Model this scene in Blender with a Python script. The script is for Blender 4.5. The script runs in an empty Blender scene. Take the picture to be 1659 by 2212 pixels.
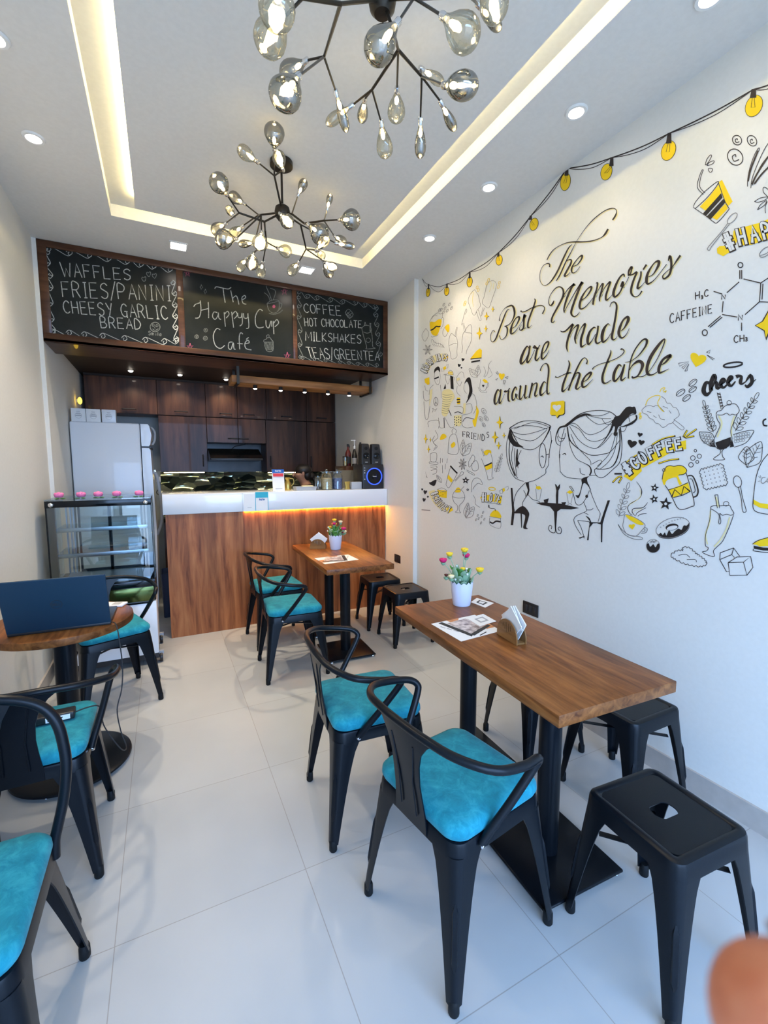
import bpy, bmesh, math, random
from mathutils import Vector, Matrix
random.seed(7)
D = bpy.data
SC = bpy.context.scene
COL = SC.collection
PI = math.pi
def R(a): return math.radians(a)

# ------------------------------------------------------------------ camera
FPX, IW, IH, CAMZ = 964.6, 1659.0, 2212.0, 1.46
YAW, PITCH, ROLL = 0.45764543, 0.10030108, 0.0020591
_f = Vector((math.sin(YAW)*math.cos(PITCH), math.cos(YAW)*math.cos(PITCH), -math.sin(PITCH)))
_r = Vector((math.cos(YAW), -math.sin(YAW), 0)); _d = _f.cross(_r)
_r, _d = math.cos(ROLL)*_r + math.sin(ROLL)*_d, -math.sin(ROLL)*_r + math.cos(ROLL)*_d
EYE = Vector((0, 0, CAMZ))
cam_d = D.cameras.new('camera'); cam = D.objects.new('camera', cam_d); COL.objects.link(cam)
cam.matrix_world = Matrix(((_r.x, -_d.x, -_f.x, 0), (_r.y, -_d.y, -_f.y, 0), (_r.z, -_d.z, -_f.z, CAMZ), (0, 0, 0, 1)))
cam_d.sensor_fit = 'HORIZONTAL'; cam_d.sensor_width = 36.0; cam_d.lens = 36.0*FPX/IW
cam_d.clip_start = 0.01; cam_d.clip_end = 60
cam_d.dof.use_dof = True; cam_d.dof.focus_distance = 2.6; cam_d.dof.aperture_fstop = 14.0
SC.camera = cam
def ray(u, v):
    return _r*((u-IW/2)/FPX) + _d*((v-IH/2)/FPX) + _f
def on_x(u, v, x): d = ray(u, v); return EYE + d*(x/d.x)
def on_y(u, v, y): d = ray(u, v); return EYE + d*(y/d.y)
def on_z(u, v, z): d = ray(u, v); return EYE + d*((z-CAMZ)/d.z)

# ------------------------------------------------------------------ light and exposure
SC.view_settings.view_transform = 'Standard'; SC.view_settings.look = 'None'
SC.view_settings.exposure = 0.28; SC.view_settings.gamma = 1.0
SC.view_settings.use_curve_mapping = False
SKY_COL, SKY_STR = (0.35, 0.575, 1.0, 1), 9.6
COVE_STR, DOWN_W, BULB_STR = 50.0, 82.0, 42.0
W = D.worlds.new('daylight'); SC.world = W; W.use_nodes = True
W.node_tree.nodes['Background'].inputs[0].default_value = SKY_COL
W.node_tree.nodes['Background'].inputs[1].default_value = SKY_STR
XL, XR, YF, YB, ZC = -0.765, 2.079, -1.35, 6.02, 3.09      # room
pl = D.lights.new('shopfront_daylight', 'AREA'); pl.shape = 'RECTANGLE'; pl.size = XR-XL-0.2; pl.size_y = 2.55
pl.cycles.is_portal = True
po = D.objects.new('shopfront_daylight', pl); COL.objects.link(po)
po.location = ((XL+XR)/2, YF+0.03, 1.3); po.rotation_euler = (R(90), 0, 0)
SC.cycles.max_bounces = 10; SC.cycles.diffuse_bounces = 5; SC.cycles.transparent_max_bounces = 16
SC.cycles.use_denoising = True
try: SC.cycles.caustics_reflective = False; SC.cycles.caustics_refractive = False
except Exception: pass
SC.cycles.sample_clamp_indirect = 6.0

# ------------------------------------------------------------------ materials
def mat(name, col, rough=0.5, metal=0.0, emit=None, estr=0.0, trans=0.0, alpha=1.0, coat=0.0, ior=1.45, sheen=0.0, spec=0.5):
    m = D.materials.new(name); m.use_nodes = True
    b = m.node_tree.nodes['Principled BSDF']
    b.inputs['Base Color'].default_value = (*col, 1); b.inputs['Roughness'].default_value = rough
    b.inputs['Metallic'].default_value = metal; b.inputs['IOR'].default_value = ior
    b.inputs['Transmission Weight'].default_value = trans; b.inputs['Alpha'].default_value = alpha
    b.inputs['Coat Weight'].default_value = coat; b.inputs['Sheen Weight'].default_value = sheen
    b.inputs['Specular IOR Level'].default_value = spec
    if emit: b.inputs['Emission Color'].default_value = (*emit, 1); b.inputs['Emission Strength'].default_value = estr
    return m
class NT:
    def __init__(s, m): s.t = m.node_tree; s.b = s.t.nodes['Principled BSDF']
    def n(s, typ, **kw):
        x = s.t.nodes.new(typ)
        for k, v in kw.items():
            if k in x.inputs.keys(): x.inputs[k].default_value = v
            else: setattr(x, k, v)
        return x
    def l(s, a, b): s.t.links.new(a, b)
    def coords(s, scale=(1, 1, 1), rot=(0, 0, 0), loc=(0, 0, 0)):
        tc = s.n('ShaderNodeTexCoord'); mp = s.n('ShaderNodeMapping')
        mp.inputs['Scale'].default_value = scale; mp.inputs['Rotation'].default_value = rot; mp.inputs['Location'].default_value = loc
        s.l(tc.outputs['Object'], mp.inputs[0]); return mp.outputs[0]
    def ramp(s, fac, stops):
        r = s.n('ShaderNodeValToRGB'); e = r.color_ramp.elements
        while len(e) < len(stops): e.new(0.5)
        for i, (p, c) in enumerate(stops): e[i].position = p; e[i].color = (*c, 1)
        s.l(fac, r.inputs[0]); return r.outputs[0]
    def mix(s, fac, a, b, mode='MIX'):
        x = s.n('ShaderNodeMix', data_type='RGBA', blend_type=mode)
        if isinstance(fac, float): x.inputs[0].default_value = fac
        else: s.l(fac, x.inputs[0])
        for i, q in ((6, a), (7, b)):
            if isinstance(q, tuple): x.inputs[i].default_value = (*q, 1)
            else: s.l(q, x.inputs[i])
        return x.outputs[2]
    def bump(s, h, strength=0.2, dist=0.01):
        b = s.n('ShaderNodeBump'); b.inputs['Strength'].default_value = strength; b.inputs['Distance'].default_value = dist
        s.l(h, b.inputs['Height']); s.l(b.outputs[0], s.b.inputs['Normal'])
def noise_mat(name, c1, c2, scale=40, rough=0.6, bump=0.0, detail=4, sc=(1, 1, 1), lo=.35, hi=.65, **kw):
    m = mat(name, c1, rough, **kw); t = NT(m)
    n = t.n('ShaderNodeTexNoise', Scale=scale, Detail=detail); t.l(t.coords(sc), n.inputs['Vector'])
    t.l(t.ramp(n.outputs[0], [(lo, c1), (hi, c2)]), t.b.inputs['Base Color'])
    if bump: t.bump(n.outputs[0], bump)
    return m
def wood(name, dark, mid, light, grain=(14, 14, 1.2), rough=0.4, coat=0.0, streak=(5, 5, .5), board=None, sk=.42):
    m = mat(name, mid, rough, coat=coat, spec=.28); t = NT(m)
    n1 = t.n('ShaderNodeTexNoise', Scale=2.0, Detail=9, Distortion=0.7, Roughness=.62); t.l(t.coords(grain), n1.inputs['Vector'])
    c = t.ramp(n1.outputs[0], [(.28, dark), (.5, mid), (.74, light)])
    n2 = t.n('ShaderNodeTexNoise', Scale=1.0, Detail=4, Distortion=1.2); t.l(t.coords(streak, loc=(3.1, 1.7, .4)), n2.inputs['Vector'])
    k = t.ramp(n2.outputs[0], [(.34, (sk, sk*.92, sk*.88)), (.52, (1, 1, 1)), (.7, (1.12, 1.08, 1.0))])
    c = t.mix(0.75, c, k, 'MULTIPLY')
    if board:
        br = t.n('ShaderNodeTexBrick', offset=.37); t.l(t.coords(rot=(0, 0, PI/2)), br.inputs['Vector'])
        for q, v in (('Scale', 1.0), ('Mortar Size', 0.0), ('Brick Width', board[0]), ('Row Height', board[1]), ('Bias', -.1)): br.inputs[q].default_value = v
        br.inputs['Color1'].default_value = (.78, .76, .74, 1); br.inputs['Color2'].default_value = (1.15, 1.12, 1.08, 1)
        c = t.mix(0.55, c, br.outputs['Color'], 'MULTIPLY')
    t.l(c, t.b.inputs['Base Color']); t.bump(n1.outputs[0], .04, .004)
    return m
def emis(name, col, s): return mat(name, (0, 0, 0) if s > 3 else col, .5, emit=col, estr=s)
def clear(name, tint, gloss=0.12, rough=0.03, body=0.0, body_col=(.5, .5, .5)):
    # thin clear sheet: light passes straight through, with a mirror-like film on top
    m = D.materials.new(name); m.use_nodes = True; t = m.node_tree; t.nodes.clear()
    out = t.nodes.new('ShaderNodeOutputMaterial'); tr = t.nodes.new('ShaderNodeBsdfTransparent'); tr.inputs[0].default_value = (*tint, 1)
    gl = t.nodes.new('ShaderNodeBsdfGlossy'); gl.inputs['Roughness'].default_value = rough
    lw = t.nodes.new('ShaderNodeLayerWeight'); lw.inputs[0].default_value = 0.35
    mm = t.nodes.new('ShaderNodeMath'); mm.operation = 'MULTIPLY_ADD'; mm.inputs[1].default_value = 0.6; mm.inputs[2].default_value = gloss
    t.links.new(lw.outputs['Fresnel'], mm.inputs[0])
    mx = t.nodes.new('ShaderNodeMixShader'); t.links.new(mm.outputs[0], mx.inputs[0])
    if body:
        df = t.nodes.new('ShaderNodeBsdfDiffuse'); df.inputs[0].default_value = (*body_col, 1)
        m2 = t.nodes.new('ShaderNodeMixShader'); m2.inputs[0].default_value = body
        t.links.new(tr.outputs[0], m2.inputs[1]); t.links.new(df.outputs[0], m2.inputs[2]); t.links.new(m2.outputs[0], mx.inputs[1])
    else: t.links.new(tr.outputs[0], mx.inputs[1])
    t.links.new(gl.outputs[0], mx.inputs[2]); t.links.new(mx.outputs[0], out.inputs[0])
    return m

M = {}
M['wall'] = noise_mat('painted wall', (.76, .74, .68), (.78, .76, .70), 60, .75, .02)
M['ceiling'] = noise_mat('ceiling paint', (.74, .73, .70), (.77, .76, .73), 50, .85)
M['white'] = mat('white paint', (.82, .82, .80), .5)
M['skirt'] = noise_mat('beige skirting tile', (.43, .39, .35), (.47, .43, .39), 20, .45)
m = mat('floor tile', (.6, .57, .52), .3); t = NT(m)
br = t.n('ShaderNodeTexBrick', offset=0.0); t.l(t.coords(loc=(.2, .394, 0)), br.inputs['Vector'])
for q, v in (('Scale', 1.0), ('Mortar Size', .0016), ('Mortar Smooth', .3), ('Brick Width', .6), ('Row Height', .62), ('Bias', 0)): br.inputs[q].default_value = v
br.inputs['Color1'].default_value = (.465, .475, .468, 1); br.inputs['Color2'].default_value = (.48, .49, .482, 1); br.inputs['Mortar'].default_value = (.33, .31, .29, 1)
n = t.n('ShaderNodeTexNoise', Scale=2.2, Detail=6); t.l(t.coords(), n.inputs['Vector'])
k = t.ramp(n.outputs[0], [(.3, (.93, .93, .93)), (.7, (1.04, 1.03, 1.02))])
t.l(t.mix(1.0, br.outputs['Color'], k, 'MULTIPLY'), t.b.inputs['Base Color'])
n = t.n('ShaderNodeTexNoise', Scale=90, Detail=2); t.l(t.coords(), n.inputs['Vector']); t.bump(n.outputs[0], .03, .002)
t.b.inputs['Roughness'].default_value = .34
M['floor'] = m
M['black'] = noise_mat('black powder coat', (.0030, .0048, .0075), (.0045, .0066, .0098), 400, .29, .012, spec=.24)
M['rubber'] = mat('rubber', (.004, .005, .006), .6, spec=.3)
M['tabletop'] = wood('walnut block tabletop', (.078, .021, .005), (.200, .070, .018), (.335, .132, .036), (16, 1.6, 16), .36, .0, (3.6, 1.2, 3.6), (.55, .085), .30)
M['counterwood'] = wood('rustic walnut laminate', (.14, .038, .012), (.37, .130, .045), (.52, .215, .08), (9, 9, .8), .40, .0, (4, 4, .35))
M['cabwood'] = wood('dark walnut laminate', (.034, .013, .0065), (.085, .033, .015), (.135, .056, .026), (9, 9, .8), .42, .1, (3.5, 3.5, .4))
M['boardwood'] = wood('dark frame wood', (.040, .014, .007), (.075, .030, .014), (.105, .046, .022), (1.2, 12, 12), .4, .2, (.8, 4, 4))
M['beamwood'] = wood('light brown plank', (.20, .08, .026), (.36, .16, .055), (.46, .22, .09), (1.2, 12, 12), .45, 0, (.8, 4, 4))
M['bamboo'] = wood('bamboo ply', (.25, .12, .035), (.36, .18, .06), (.44, .24, .09), (2, 2, 22), .4, .15, (1.5, 1.5, 5))
m = mat('teal suede', (.01, .22, .30), .75, sheen=.08, spec=.25); t = NT(m)
n1 = t.n('ShaderNodeTexNoise', Scale=22, Detail=9, Roughness=.7, Distortion=.5); t.l(t.coords(), n1.inputs['Vector'])
t.l(t.ramp(n1.outputs[0], [(.30, (.003, .145, .205)), (.5, (.006, .215, .29)), (.72, (.028, .32, .395))]), t.b.inputs['Base Color']); t.bump(n1.outputs[0], .12, .004)
M['teal'] = m
M['chalkboard'] = noise_mat('chalkboard', (.005, .0075, .008), (.009, .0115, .0115), 9, .30, detail=6, spec=.3)
M['chalk'] = noise_mat('chalk', (.24, .26, .25), (.46, .48, .46), 120, .95, lo=.3, hi=.6)
M['chalkdim'] = noise_mat('thin chalk', (.10, .115, .11), (.22, .235, .23), 120, .95)
M['chalkpink'] = mat('pink chalk', (.42, .09, .17), .95)
M['paintblack'] = mat('black wall paint', (.013, .010, .010), .6)
M['paintbrown'] = noise_mat('black brown wall paint', (.020, .012, .010), (.036, .022, .018), 8, .6)
M['paintyellow'] = noise_mat('yellow wall paint', (.93, .60, .006), (.97, .66, .012), 14, .7)
M['paintpale'] = mat('pale yellow wall paint', (.84, .73, .36), .75)
M['paintgrey'] = mat('grey line paint', (.23, .21, .195), .7)
M['paintwhite'] = mat('white wall paint', (.74, .73, .69), .75)
M['led'] = emis('warm led strip', (1.0, .80, .36), COVE_STR)
M['ledorange'] = emis('amber led strip', (1.0, .42, .06), 95.0)
M['lamp'] = emis('lamp face', (1.0, .88, .76), 30.0)
M['bulbcore'] = emis('glowing bulb core', (1.0, .80, .46), BULB_STR)
M['smoke'] = clear('smoked bulb glass', (.88, .84, .72), .10, .02)
M['smokedark'] = clear('mirrored smoked glass', (.56, .52, .40), .26, .03)
M['brass'] = mat('dark bronze', (.045, .038, .030), .4, .8)
M['chrome'] = mat('chrome', (.75, .75, .76), .15, 1.0)
M['steel'] = mat('brushed steel', (.45, .45, .46), .35, 1.0)
M['glass'] = clear('showcase glass', (.86, .93, .95), .07, .01)
M['jar'] = clear('jar glass', (.90, .92, .90), .10, .02)
M['quartz'] = mat('white quartz', (.80, .82, .84), .15, coat=.5)
M['fridge'] = mat('white enamel', (.80, .82, .85), .35, coat=.3)
M['greyplastic'] = mat('grey plastic', (.38, .40, .43), .45)
M['darkplastic'] = mat('dark plastic', (.015, .015, .017), .4)
M['navy'] = mat('navy plastic', (.012, .022, .06), .45)
M['laptop'] = mat('navy grey laptop shell', (.010, .034, .062), .5, spec=.3)
M['paper'] = mat('white paper', (.82, .82, .81), .7)
M['paperblue'] = mat('blue print', (.01, .10, .42), .6)
M['papercyan'] = mat('cyan print', (.03, .40, .55), .6)
M['paperred'] = mat('red print', (.62, .04, .06), .6)
M['ink'] = mat('dark print', (.02, .02, .022), .6)
M['inkgrey'] = mat('grey print', (.38, .38, .40), .6)
M['orangeprint'] = noise_mat('orange brown print', (.50, .19, .06), (.58, .25, .10), 30, .55)
M['photoprint'] = noise_mat('food photo print', (.16, .10, .09), (.72, .62, .58), 38, .35, lo=.34, hi=.62)
M['pot'] = mat('pale lilac pot', (.70, .74, .88), .4)
M['leaf'] = noise_mat('leaf green', (.035, .16, .03), (.10, .30, .05), 25, .5)
M['leafpale'] = mat('grey green leaf', (.25, .42, .26), .6)
M['pinkpetal'] = mat('magenta petal', (.62, .012, .13), .55)
M['yellowpetal'] = mat('yellow petal', (.88, .60, .03), .55)
M['creampetal'] = mat('cream petal', (.85, .74, .45), .55)
M['rosepink'] = mat('pink fabric petal', (.80, .20, .42), .7)
M['olive'] = mat('olive mirrored panel', (.085, .105, .030), .14, .8)
M['blackglass'] = mat('black glass', (.004, .006, .008), .12, spec=.35)
M['bluelight'] = emis('blue light ring', (.02, .06, 1.0), 2.4)
M['sconce'] = emis('yellow lamp glow', (1.0, .62, .04), 5.0)
M['skin'] = noise_mat('skin', (.34, .17, .105), (.38, .20, .125), 30, .5)
M['finger'] = noise_mat('fingertip skin', (.66, .19, .085), (.74, .25, .12), 300, .5)
M['hair'] = noise_mat('black hair', (.008, .006, .006), (.02, .016, .014), 60, .45, sc=(1, 1, 8))
M['shirt'] = mat('black cloth', (.012, .012, .014), .85)
M['nuts'] = noise_mat('cream sweets', (.55, .40, .18), (.80, .68, .42), 80, .6, .3)
M['bluesweets'] = noise_mat('blue wrappers', (.05, .09, .28), (.20, .28, .55), 60, .5, .3)
M['gold'] = mat('gold foil', (.55, .38, .10), .3, .9)
M['redliquid'] = mat('dark red syrup', (.09, .008, .008), .15, coat=.6)
M['bottleblack'] = mat('dark bottle', (.012, .010, .010), .15, coat=.6)
M['kitchenceil'] = noise_mat('dark ceiling panel', (.020, .011, .008), (.030, .016, .011), 12, .6)
M['greywall'] = mat('grey kitchen wall', (.36, .40, .41), .7)
m = mat('wavy mirror tile', (.30, .32, .24), .12, .85); t = NT(m)
v = t.n('ShaderNodeTexVoronoi', Scale=4.5, feature='F1'); t.l(t.coords((1, 1, 1.6)), v.inputs['Vector'])
t.l(t.ramp(v.outputs['Color'], [(.15, (.10, .13, .10)), (.55, (.38, .44, .32)), (.9, (.80, .82, .62))]), t.b.inputs['Base Color'])  # pale and dark facets put reflected shapes into the tile colour
t.bump(v.outputs['Distance'], .9, .12); M['mirrortile'] = m

# ------------------------------------------------------------------ mesh helpers
class MB:
    def __init__(s): s.bm = bmesh.new(); s.mi = 0
    def _tag(s, n0):
        s.bm.faces.ensure_lookup_table()
        for f in s.bm.faces[n0:]: f.material_index = s.mi
        return s
    def box(s, x0, x1, y0, y1, z0, z1, bev=0.0, seg=2, rot=None):
        n0 = len(s.bm.faces)
        g = bmesh.ops.create_cube(s.bm, size=1.0)['verts']
        Mx = Matrix.Translation(((x0+x1)/2, (y0+y1)/2, (z0+z1)/2)) @ (rot or Matrix()) @ Matrix.Diagonal((x1-x0, y1-y0, z1-z0, 1))
        bmesh.ops.transform(s.bm, matrix=Mx, verts=g)
        if bev:
            e = list({e for v in g for e in v.link_edges})
            bmesh.ops.bevel(s.bm, geom=e, offset=bev, segments=seg, affect='EDGES', profile=.5, clamp_overlap=True)
        return s._tag(n0)
    def rings(s, rings, closed=True, cap=True):
        n0 = len(s.bm.faces); V = [[s.bm.verts.new(p) for p in r] for r in rings]; n = len(V[0])
        for a, b in zip(V, V[1:]):
            for i in range(n if closed else n-1):
                j = (i+1) % n
                try: s.bm.faces.new((a[i], a[j], b[j], b[i]))
                except ValueError: pass
        if cap and closed:
            for r, q in ((V[0], True), (V[-1], False)):
                try: s.bm.faces.new(list(reversed(r)) if q else r)
                except ValueError: pass
        return s._tag(n0)
    def tube(s, pts, r, seg=8, cap=True, loop=False):
        P = [Vector(p) for p in pts]; n = len(P); rs = r if isinstance(r, (list, tuple)) else [r]*n
        T = []
        for i in range(n):
            a = P[(i-1) % n] if (loop or i > 0) else P[i]; b = P[(i+1) % n] if (loop or i < n-1) else P[i]
            T.append((b-a).normalized())
        up = Vector((0, 0, 1)) if abs(T[0].z) < .9 else Vector((1, 0, 0))
        N = (up - T[0]*up.dot(T[0])).normalized(); rg = []
        for i in range(n):
            N = (N - T[i]*N.dot(T[i])); N = N.normalized() if N.length > 1e-6 else T[i].orthogonal().normalized()
            B = T[i].cross(N)
            rg.append([P[i] + (N*math.cos(2*PI*k/seg) + B*math.sin(2*PI*k/seg))*rs[i] for k in range(seg)])
        if loop: rg.append(rg[0])
        return s.rings(rg, True, cap and not loop)
    def lathe(s, prof, seg=24, at=(0, 0, 0), axis=None, cap=True):
        q = axis if axis is not None else Matrix()
        A = Vector(at)
        rg = [[A + (q @ Vector((max(r, 1e-5)*math.cos(2*PI*k/seg), max(r, 1e-5)*math.sin(2*PI*k/seg), z))) for k in range(seg)] for r, z in prof]
        return s.rings(rg, True, cap)
    def cyl(s, x, y, z0, z1, r, seg=20, r2=None): return s.lathe([(r, z0), (r if r2 is None else r2, z1)], seg, (x, y, 0))
    def ball(s, c, r, seg=12, sc=(1, 1, 1), rot=None):
        n0 = len(s.bm.faces)
        g = bmesh.ops.create_uvsphere(s.bm, u_segments=seg, v_segments=max(6, seg*2//3), radius=1)['verts']
        bmesh.ops.transform(s.bm, matrix=Matrix.Translation(c) @ (rot or Matrix()) @ Matrix.Diagonal((r*sc[0], r*sc[1], r*sc[2], 1)), verts=g)
        return s._tag(n0)
    def poly(s, pts, thick=0.0, nrm=None):
        n0 = len(s.bm.faces); V = [s.bm.verts.new(p) for p in pts]
        try: f = s.bm.faces.new(V)
        except ValueError: return s
        f.normal_update()
        if thick:
            nv = Vector(nrm) if nrm is not None else f.normal
            r = bmesh.ops.extrude_face_region(s.bm, geom=[f])
            bmesh.ops.translate(s.bm, vec=nv*thick, verts=[q for q in r['geom'] if isinstance(q, bmesh.types.BMVert)])
        else: bmesh.ops.triangulate(s.bm, faces=[f])
        return s._tag(n0)
    def plate(s, outer, holes, z0, z1):
        # flat sheet z0..z1 with holes, from 2D outlines
        n0 = len(s.bm.faces)
        for z, flip in ((z1, False), (z0, True)):
            es = []
            for lp in [outer]+holes:
                V = [s.bm.verts.new((x, y, z)) for x, y in lp]
                es += [s.bm.edges.new((V[i], V[(i+1) % len(V)])) for i in range(len(V))]
            bmesh.ops.triangle_fill(s.bm, edges=es, use_beauty=True, normal=(0, 0, -1 if flip else 1))
        for lp in [outer]+holes:
            s.rings([[(x, y, z0) for x, y in lp], [(x, y, z1) for x, y in lp]], True, False)
        return s._tag(n0)
def obj(name, mb, mats, parent=None, smooth=True, label=None, ang=38):
    bm = mb.bm if isinstance(mb, MB) else mb
    bmesh.ops.recalc_face_normals(bm, faces=bm.faces)
    me = D.meshes.new(name); bm.to_mesh(me); bm.free()
    for q in (mats if isinstance(mats, (list, tuple)) else [mats]): me.materials.append(M[q] if isinstance(q, str) else q)
    if smooth:
        me.polygons.foreach_set('use_smooth', [True]*len(me.polygons))
        try: me.set_sharp_from_angle(angle=R(ang))
        except Exception: pass
    o = D.objects.new(name, me); COL.objects.link(o)
    if parent is not None: o.parent = parent
    if label: o['label'] = label
    return o
def tag(o, label, cat, group=None):
    o['label'] = label; o['category'] = cat
    if group: o['group'] = group
    return o
def thing(name, label, cat, loc=(0, 0, 0), rot=0.0, group=None):
    o = D.objects.new(name, None); COL.objects.link(o); o.empty_display_size = .05
    o.location = loc; o.rotation_euler = (0, 0, rot); return tag(o, label, cat, group)
def struct(name, mb, mats, parent=None, smooth=False):
    o = obj(name, mb, mats, parent, smooth)
    o['kind'] = 'structure'; return o
def dup(root, loc, rot, label, group=None, parent=None):
    c = root.copy(); COL.objects.link(c)
    if parent is None:
        c.location = loc; c.rotation_euler = (0, 0, rot); c['label'] = label
        if group: c['group'] = group
    else: c.parent = parent
    for ch in list(root.children): dup(ch, None, None, None, None, c)
    return c
def spot(parent, loc, watt, col=(1, .83, .62), ang=110, blend=.35, rad=.03, tilt=(0, 0, 0)):
    l = D.lights.new('lamp_light', 'SPOT'); l.energy = watt; l.color = col; l.spot_size = R(ang); l.spot_blend = blend; l.shadow_soft_size = rad
    o = D.objects.new('lamp_light', l); COL.objects.link(o); o.location = loc; o.rotation_euler = tilt
    if parent is not None: o.parent = parent
    return o
def crom(P, sub=6, loop=False):
    P = [tuple(p) for p in P]; n = len(P)
    if n < 3: return P
    out = []
    for i in range(n if loop else n-1):
        g = (lambda k: P[k % n]) if loop else (lambda k: P[min(max(k, 0), n-1)])
        p0, p1, p2, p3 = g(i-1), g(i), g(i+1), g(i+2)
        for s in range(sub):
            t = s/sub
            out.append(tuple(.5*((2*b)+(c-a)*t+(2*a-5*b+4*c-d)*t*t+(3*b-a-3*c+d)*t**3) for a, b, c, d in zip(p0, p1, p2, p3)))
    if not loop: out.append(P[-1])
    return out
def rrect(hx, hy, r, n=6, cx=0, cy=0):
    o = []
    for sx, sy, a0 in ((1, 1, 0), (-1, 1, 90), (-1, -1, 180), (1, -1, 270)):
        for k in range(n+1):
            a = R(a0+90*k/n); o.append((cx+sx*(hx-r)+r*math.cos(a), cy+sy*(hy-r)+r*math.sin(a)))
    return o
# ------------------------------------------------------------------ the room
b = MB(); b.box(XL-.12, XR+.12, YF-.1, YB+.1, -.1, 0); struct('floor', b, 'floor')
b = MB(); b.box(-9, 11, -16, YF-.1, -.14, -.02); struct('floor_bounce_pavement', b, noise_mat('warm bounce pavement', (.40, .33, .25), (.46, .38, .29), 6, .8))  # unseen ground outside, added and tinted warm for its bounce light
b = MB(); b.box(XL-.12, XL, YF-.1, YB+.1, 0, 3.3); b.box(XL-.02, -.738, 4.11, YB, 0, 3.2); struct('wall_left', b, 'wall')
b = MB(); b.box(XR, XR+.12, YF-.1, YB+.1, 0, 3.3)
b.poly([(XR+.02, 3.53, 0), (2.037, 3.53, 0), (2.076, 4.2, 0), (2.076, YB, 0), (XR+.02, YB, 0)], 3.2, (0, 0, 1)); wall_r = struct('wall_right', b, 'wall')
b = MB(); b.box(XL-.1, XR+.1, YB, YB+.12, 0, 3.3); struct('wall_back', b, 'greywall')
b = MB(); b.box(XL, XR, YF-.1, YF, 2.62, 3.3); b.box(XL, XL+.08, YF-.1, YF, 0, 2.62); b.box(XR-.08, XR, YF-.1, YF, 0, 2.62); struct('wall_front', b, 'wall')
b = MB()
for x in (XL+.08, .62, XR-.12): b.box(x, x+.04, YF-.07, YF-.02, 0, 2.62)
b.box(XL+.08, XR-.08, YF-.07, YF-.02, 2.58, 2.62); struct('window_1', b, 'darkplastic')
CX0, CX1, CY0, CY1 = -.226, 1.551, -.62, 3.545        # ceiling opening
PX0, PX1, PY0, PY1 = -.081, 1.394, -.46, 3.380        # floating centre panel
b = MB()
b.box(XL, CX0, YF, 4.52, ZC, ZC+.075); b.box(CX1, XR, YF, 4.52, ZC, ZC+.075)
b.box(CX0, CX1, CY1, 4.52, ZC, ZC+.075); b.box(CX0, CX1, YF, CY0, ZC, ZC+.075)
b.box(XL, XR, YF, 4.52, ZC+.075, ZC+.16)
b.box(PX0, PX1, PY0, PY1, ZC-.004, ZC+.055); struct('ceiling', b, 'ceiling')
led = thing('cove_light_strip', 'warm white light strip hidden in the ceiling cove around the centre panel', 'light strip', ((PX0+PX1)/2, (PY0+PY1)/2, ZC+.056))
b = MB(); w, h = (PX1-PX0)/2, (PY1-PY0)/2
for s in (-1, 1):
    b.box(s*w-.014 if s > 0 else -w+.004, s*w-.004 if s > 0 else -w+.014, -h, h, 0, .011)
    b.box(-w, w, s*h-.014 if s > 0 else -h+.004, s*h-.004 if s > 0 else -h+.014, 0, .011)
obj('led_strip', b, 'led', led, False)
# kitchen ceiling, baseboards
b = MB(); b.box(-.74, 2.076, 4.50, YB, 2.45, 2.52); struct('ceiling_kitchen', b, 'kitchenceil')
b = MB(); b.box(XL, XL+.012, YF, 4.11, 0, .1); b.box(-.738, -.726, 4.11, YB, 0, .1); struct('baseboard_left', b, 'skirt')
b = MB(); b.box(XR-.012, XR, YF, 3.53, 0, .1); b.poly([(2.05, 3.524, 0), (2.027, 3.524, 0), (2.062, 4.14, 0), (2.08, 4.14, 0)], .1, (0, 0, 1)); struct('baseboard_right', b, 'skirt')
# switch plates
def switch(x, y, z, label):
    t = thing('switch_plate', label, 'socket', (x, y, z), 0, 'black switch plates on the right wall')
    b = MB(); b.box(-.008, 0, -.066, .066, -.040, .040, .003); obj('plate', b, 'darkplastic', t)
    b = MB()
    for k in (-1, 0, 1): b.box(-.0105, -.006, k*.036-.014, k*.036+.014, -.022, .022, .002)
    obj('rocker_switches', b, 'ink', t)
switch(XR, 2.088, .552, 'black switch plate low on the mural wall above the front table')
switch(2.060, 3.868, .552, 'black switch plate on the white wall beside the wooden counter')

# ------------------------------------------------------------------ ceiling lamps
def downlight(x, y, z, label, square=False, w=None, proto=[None]):
    t = thing('recessed_downlight', label, 'ceiling light', (x, y, z), 0, 'recessed ceiling lights')
    b = MB()
    if square:
        b.plate(rrect(.062, .062, .006, 2), [rrect(.052, .052, .004, 2)], -.008, 0); obj('trim_ring', b, 'white', t)
        b = MB(); b.box(-.052, .052, -.052, .052, -.005, -.001); obj('lamp_face', b, 'lamp', t)
    else:
        b = MB(); b.lathe([(.030, -.002), (.034, -.009), (.045, -.009), (.050, -.001)], 28); obj('trim_ring', b, 'white', t)
        b = MB(); b.lathe([(.0, -.006), (.024, -.006), (.030, -.003)], 24); obj('lamp_face', b, 'lamp', t)
    spot(t, (0, 0, -.012), DOWN_W if w is None else w, ang=104, blend=1.0)
for (y, l, w_) in ((1.045, 'round downlight nearest the camera along the mural side, at the top right edge', 9), (1.61, 'round downlight second from the front on the mural side', 11), (2.228, 'round downlight third from the front on the mural side', 13), (2.878, 'round downlight on the mural side nearest the chalkboards', 30)):
    downlight(1.785, y, ZC, l, w=w_)
for (y, l, w_) in ((1.73, 'round downlight above the round table side, out at the upper left edge', 22), (2.33, 'round downlight at the left picture edge near the ceiling cove', 52), (2.909, 'round downlight on the left nearest the chalkboards', 72)):
    downlight(-.50, y, ZC, l, w=w_)
downlight(.178, 3.79, ZC, 'square ceiling light above the first chalkboard panel', True)
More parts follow.
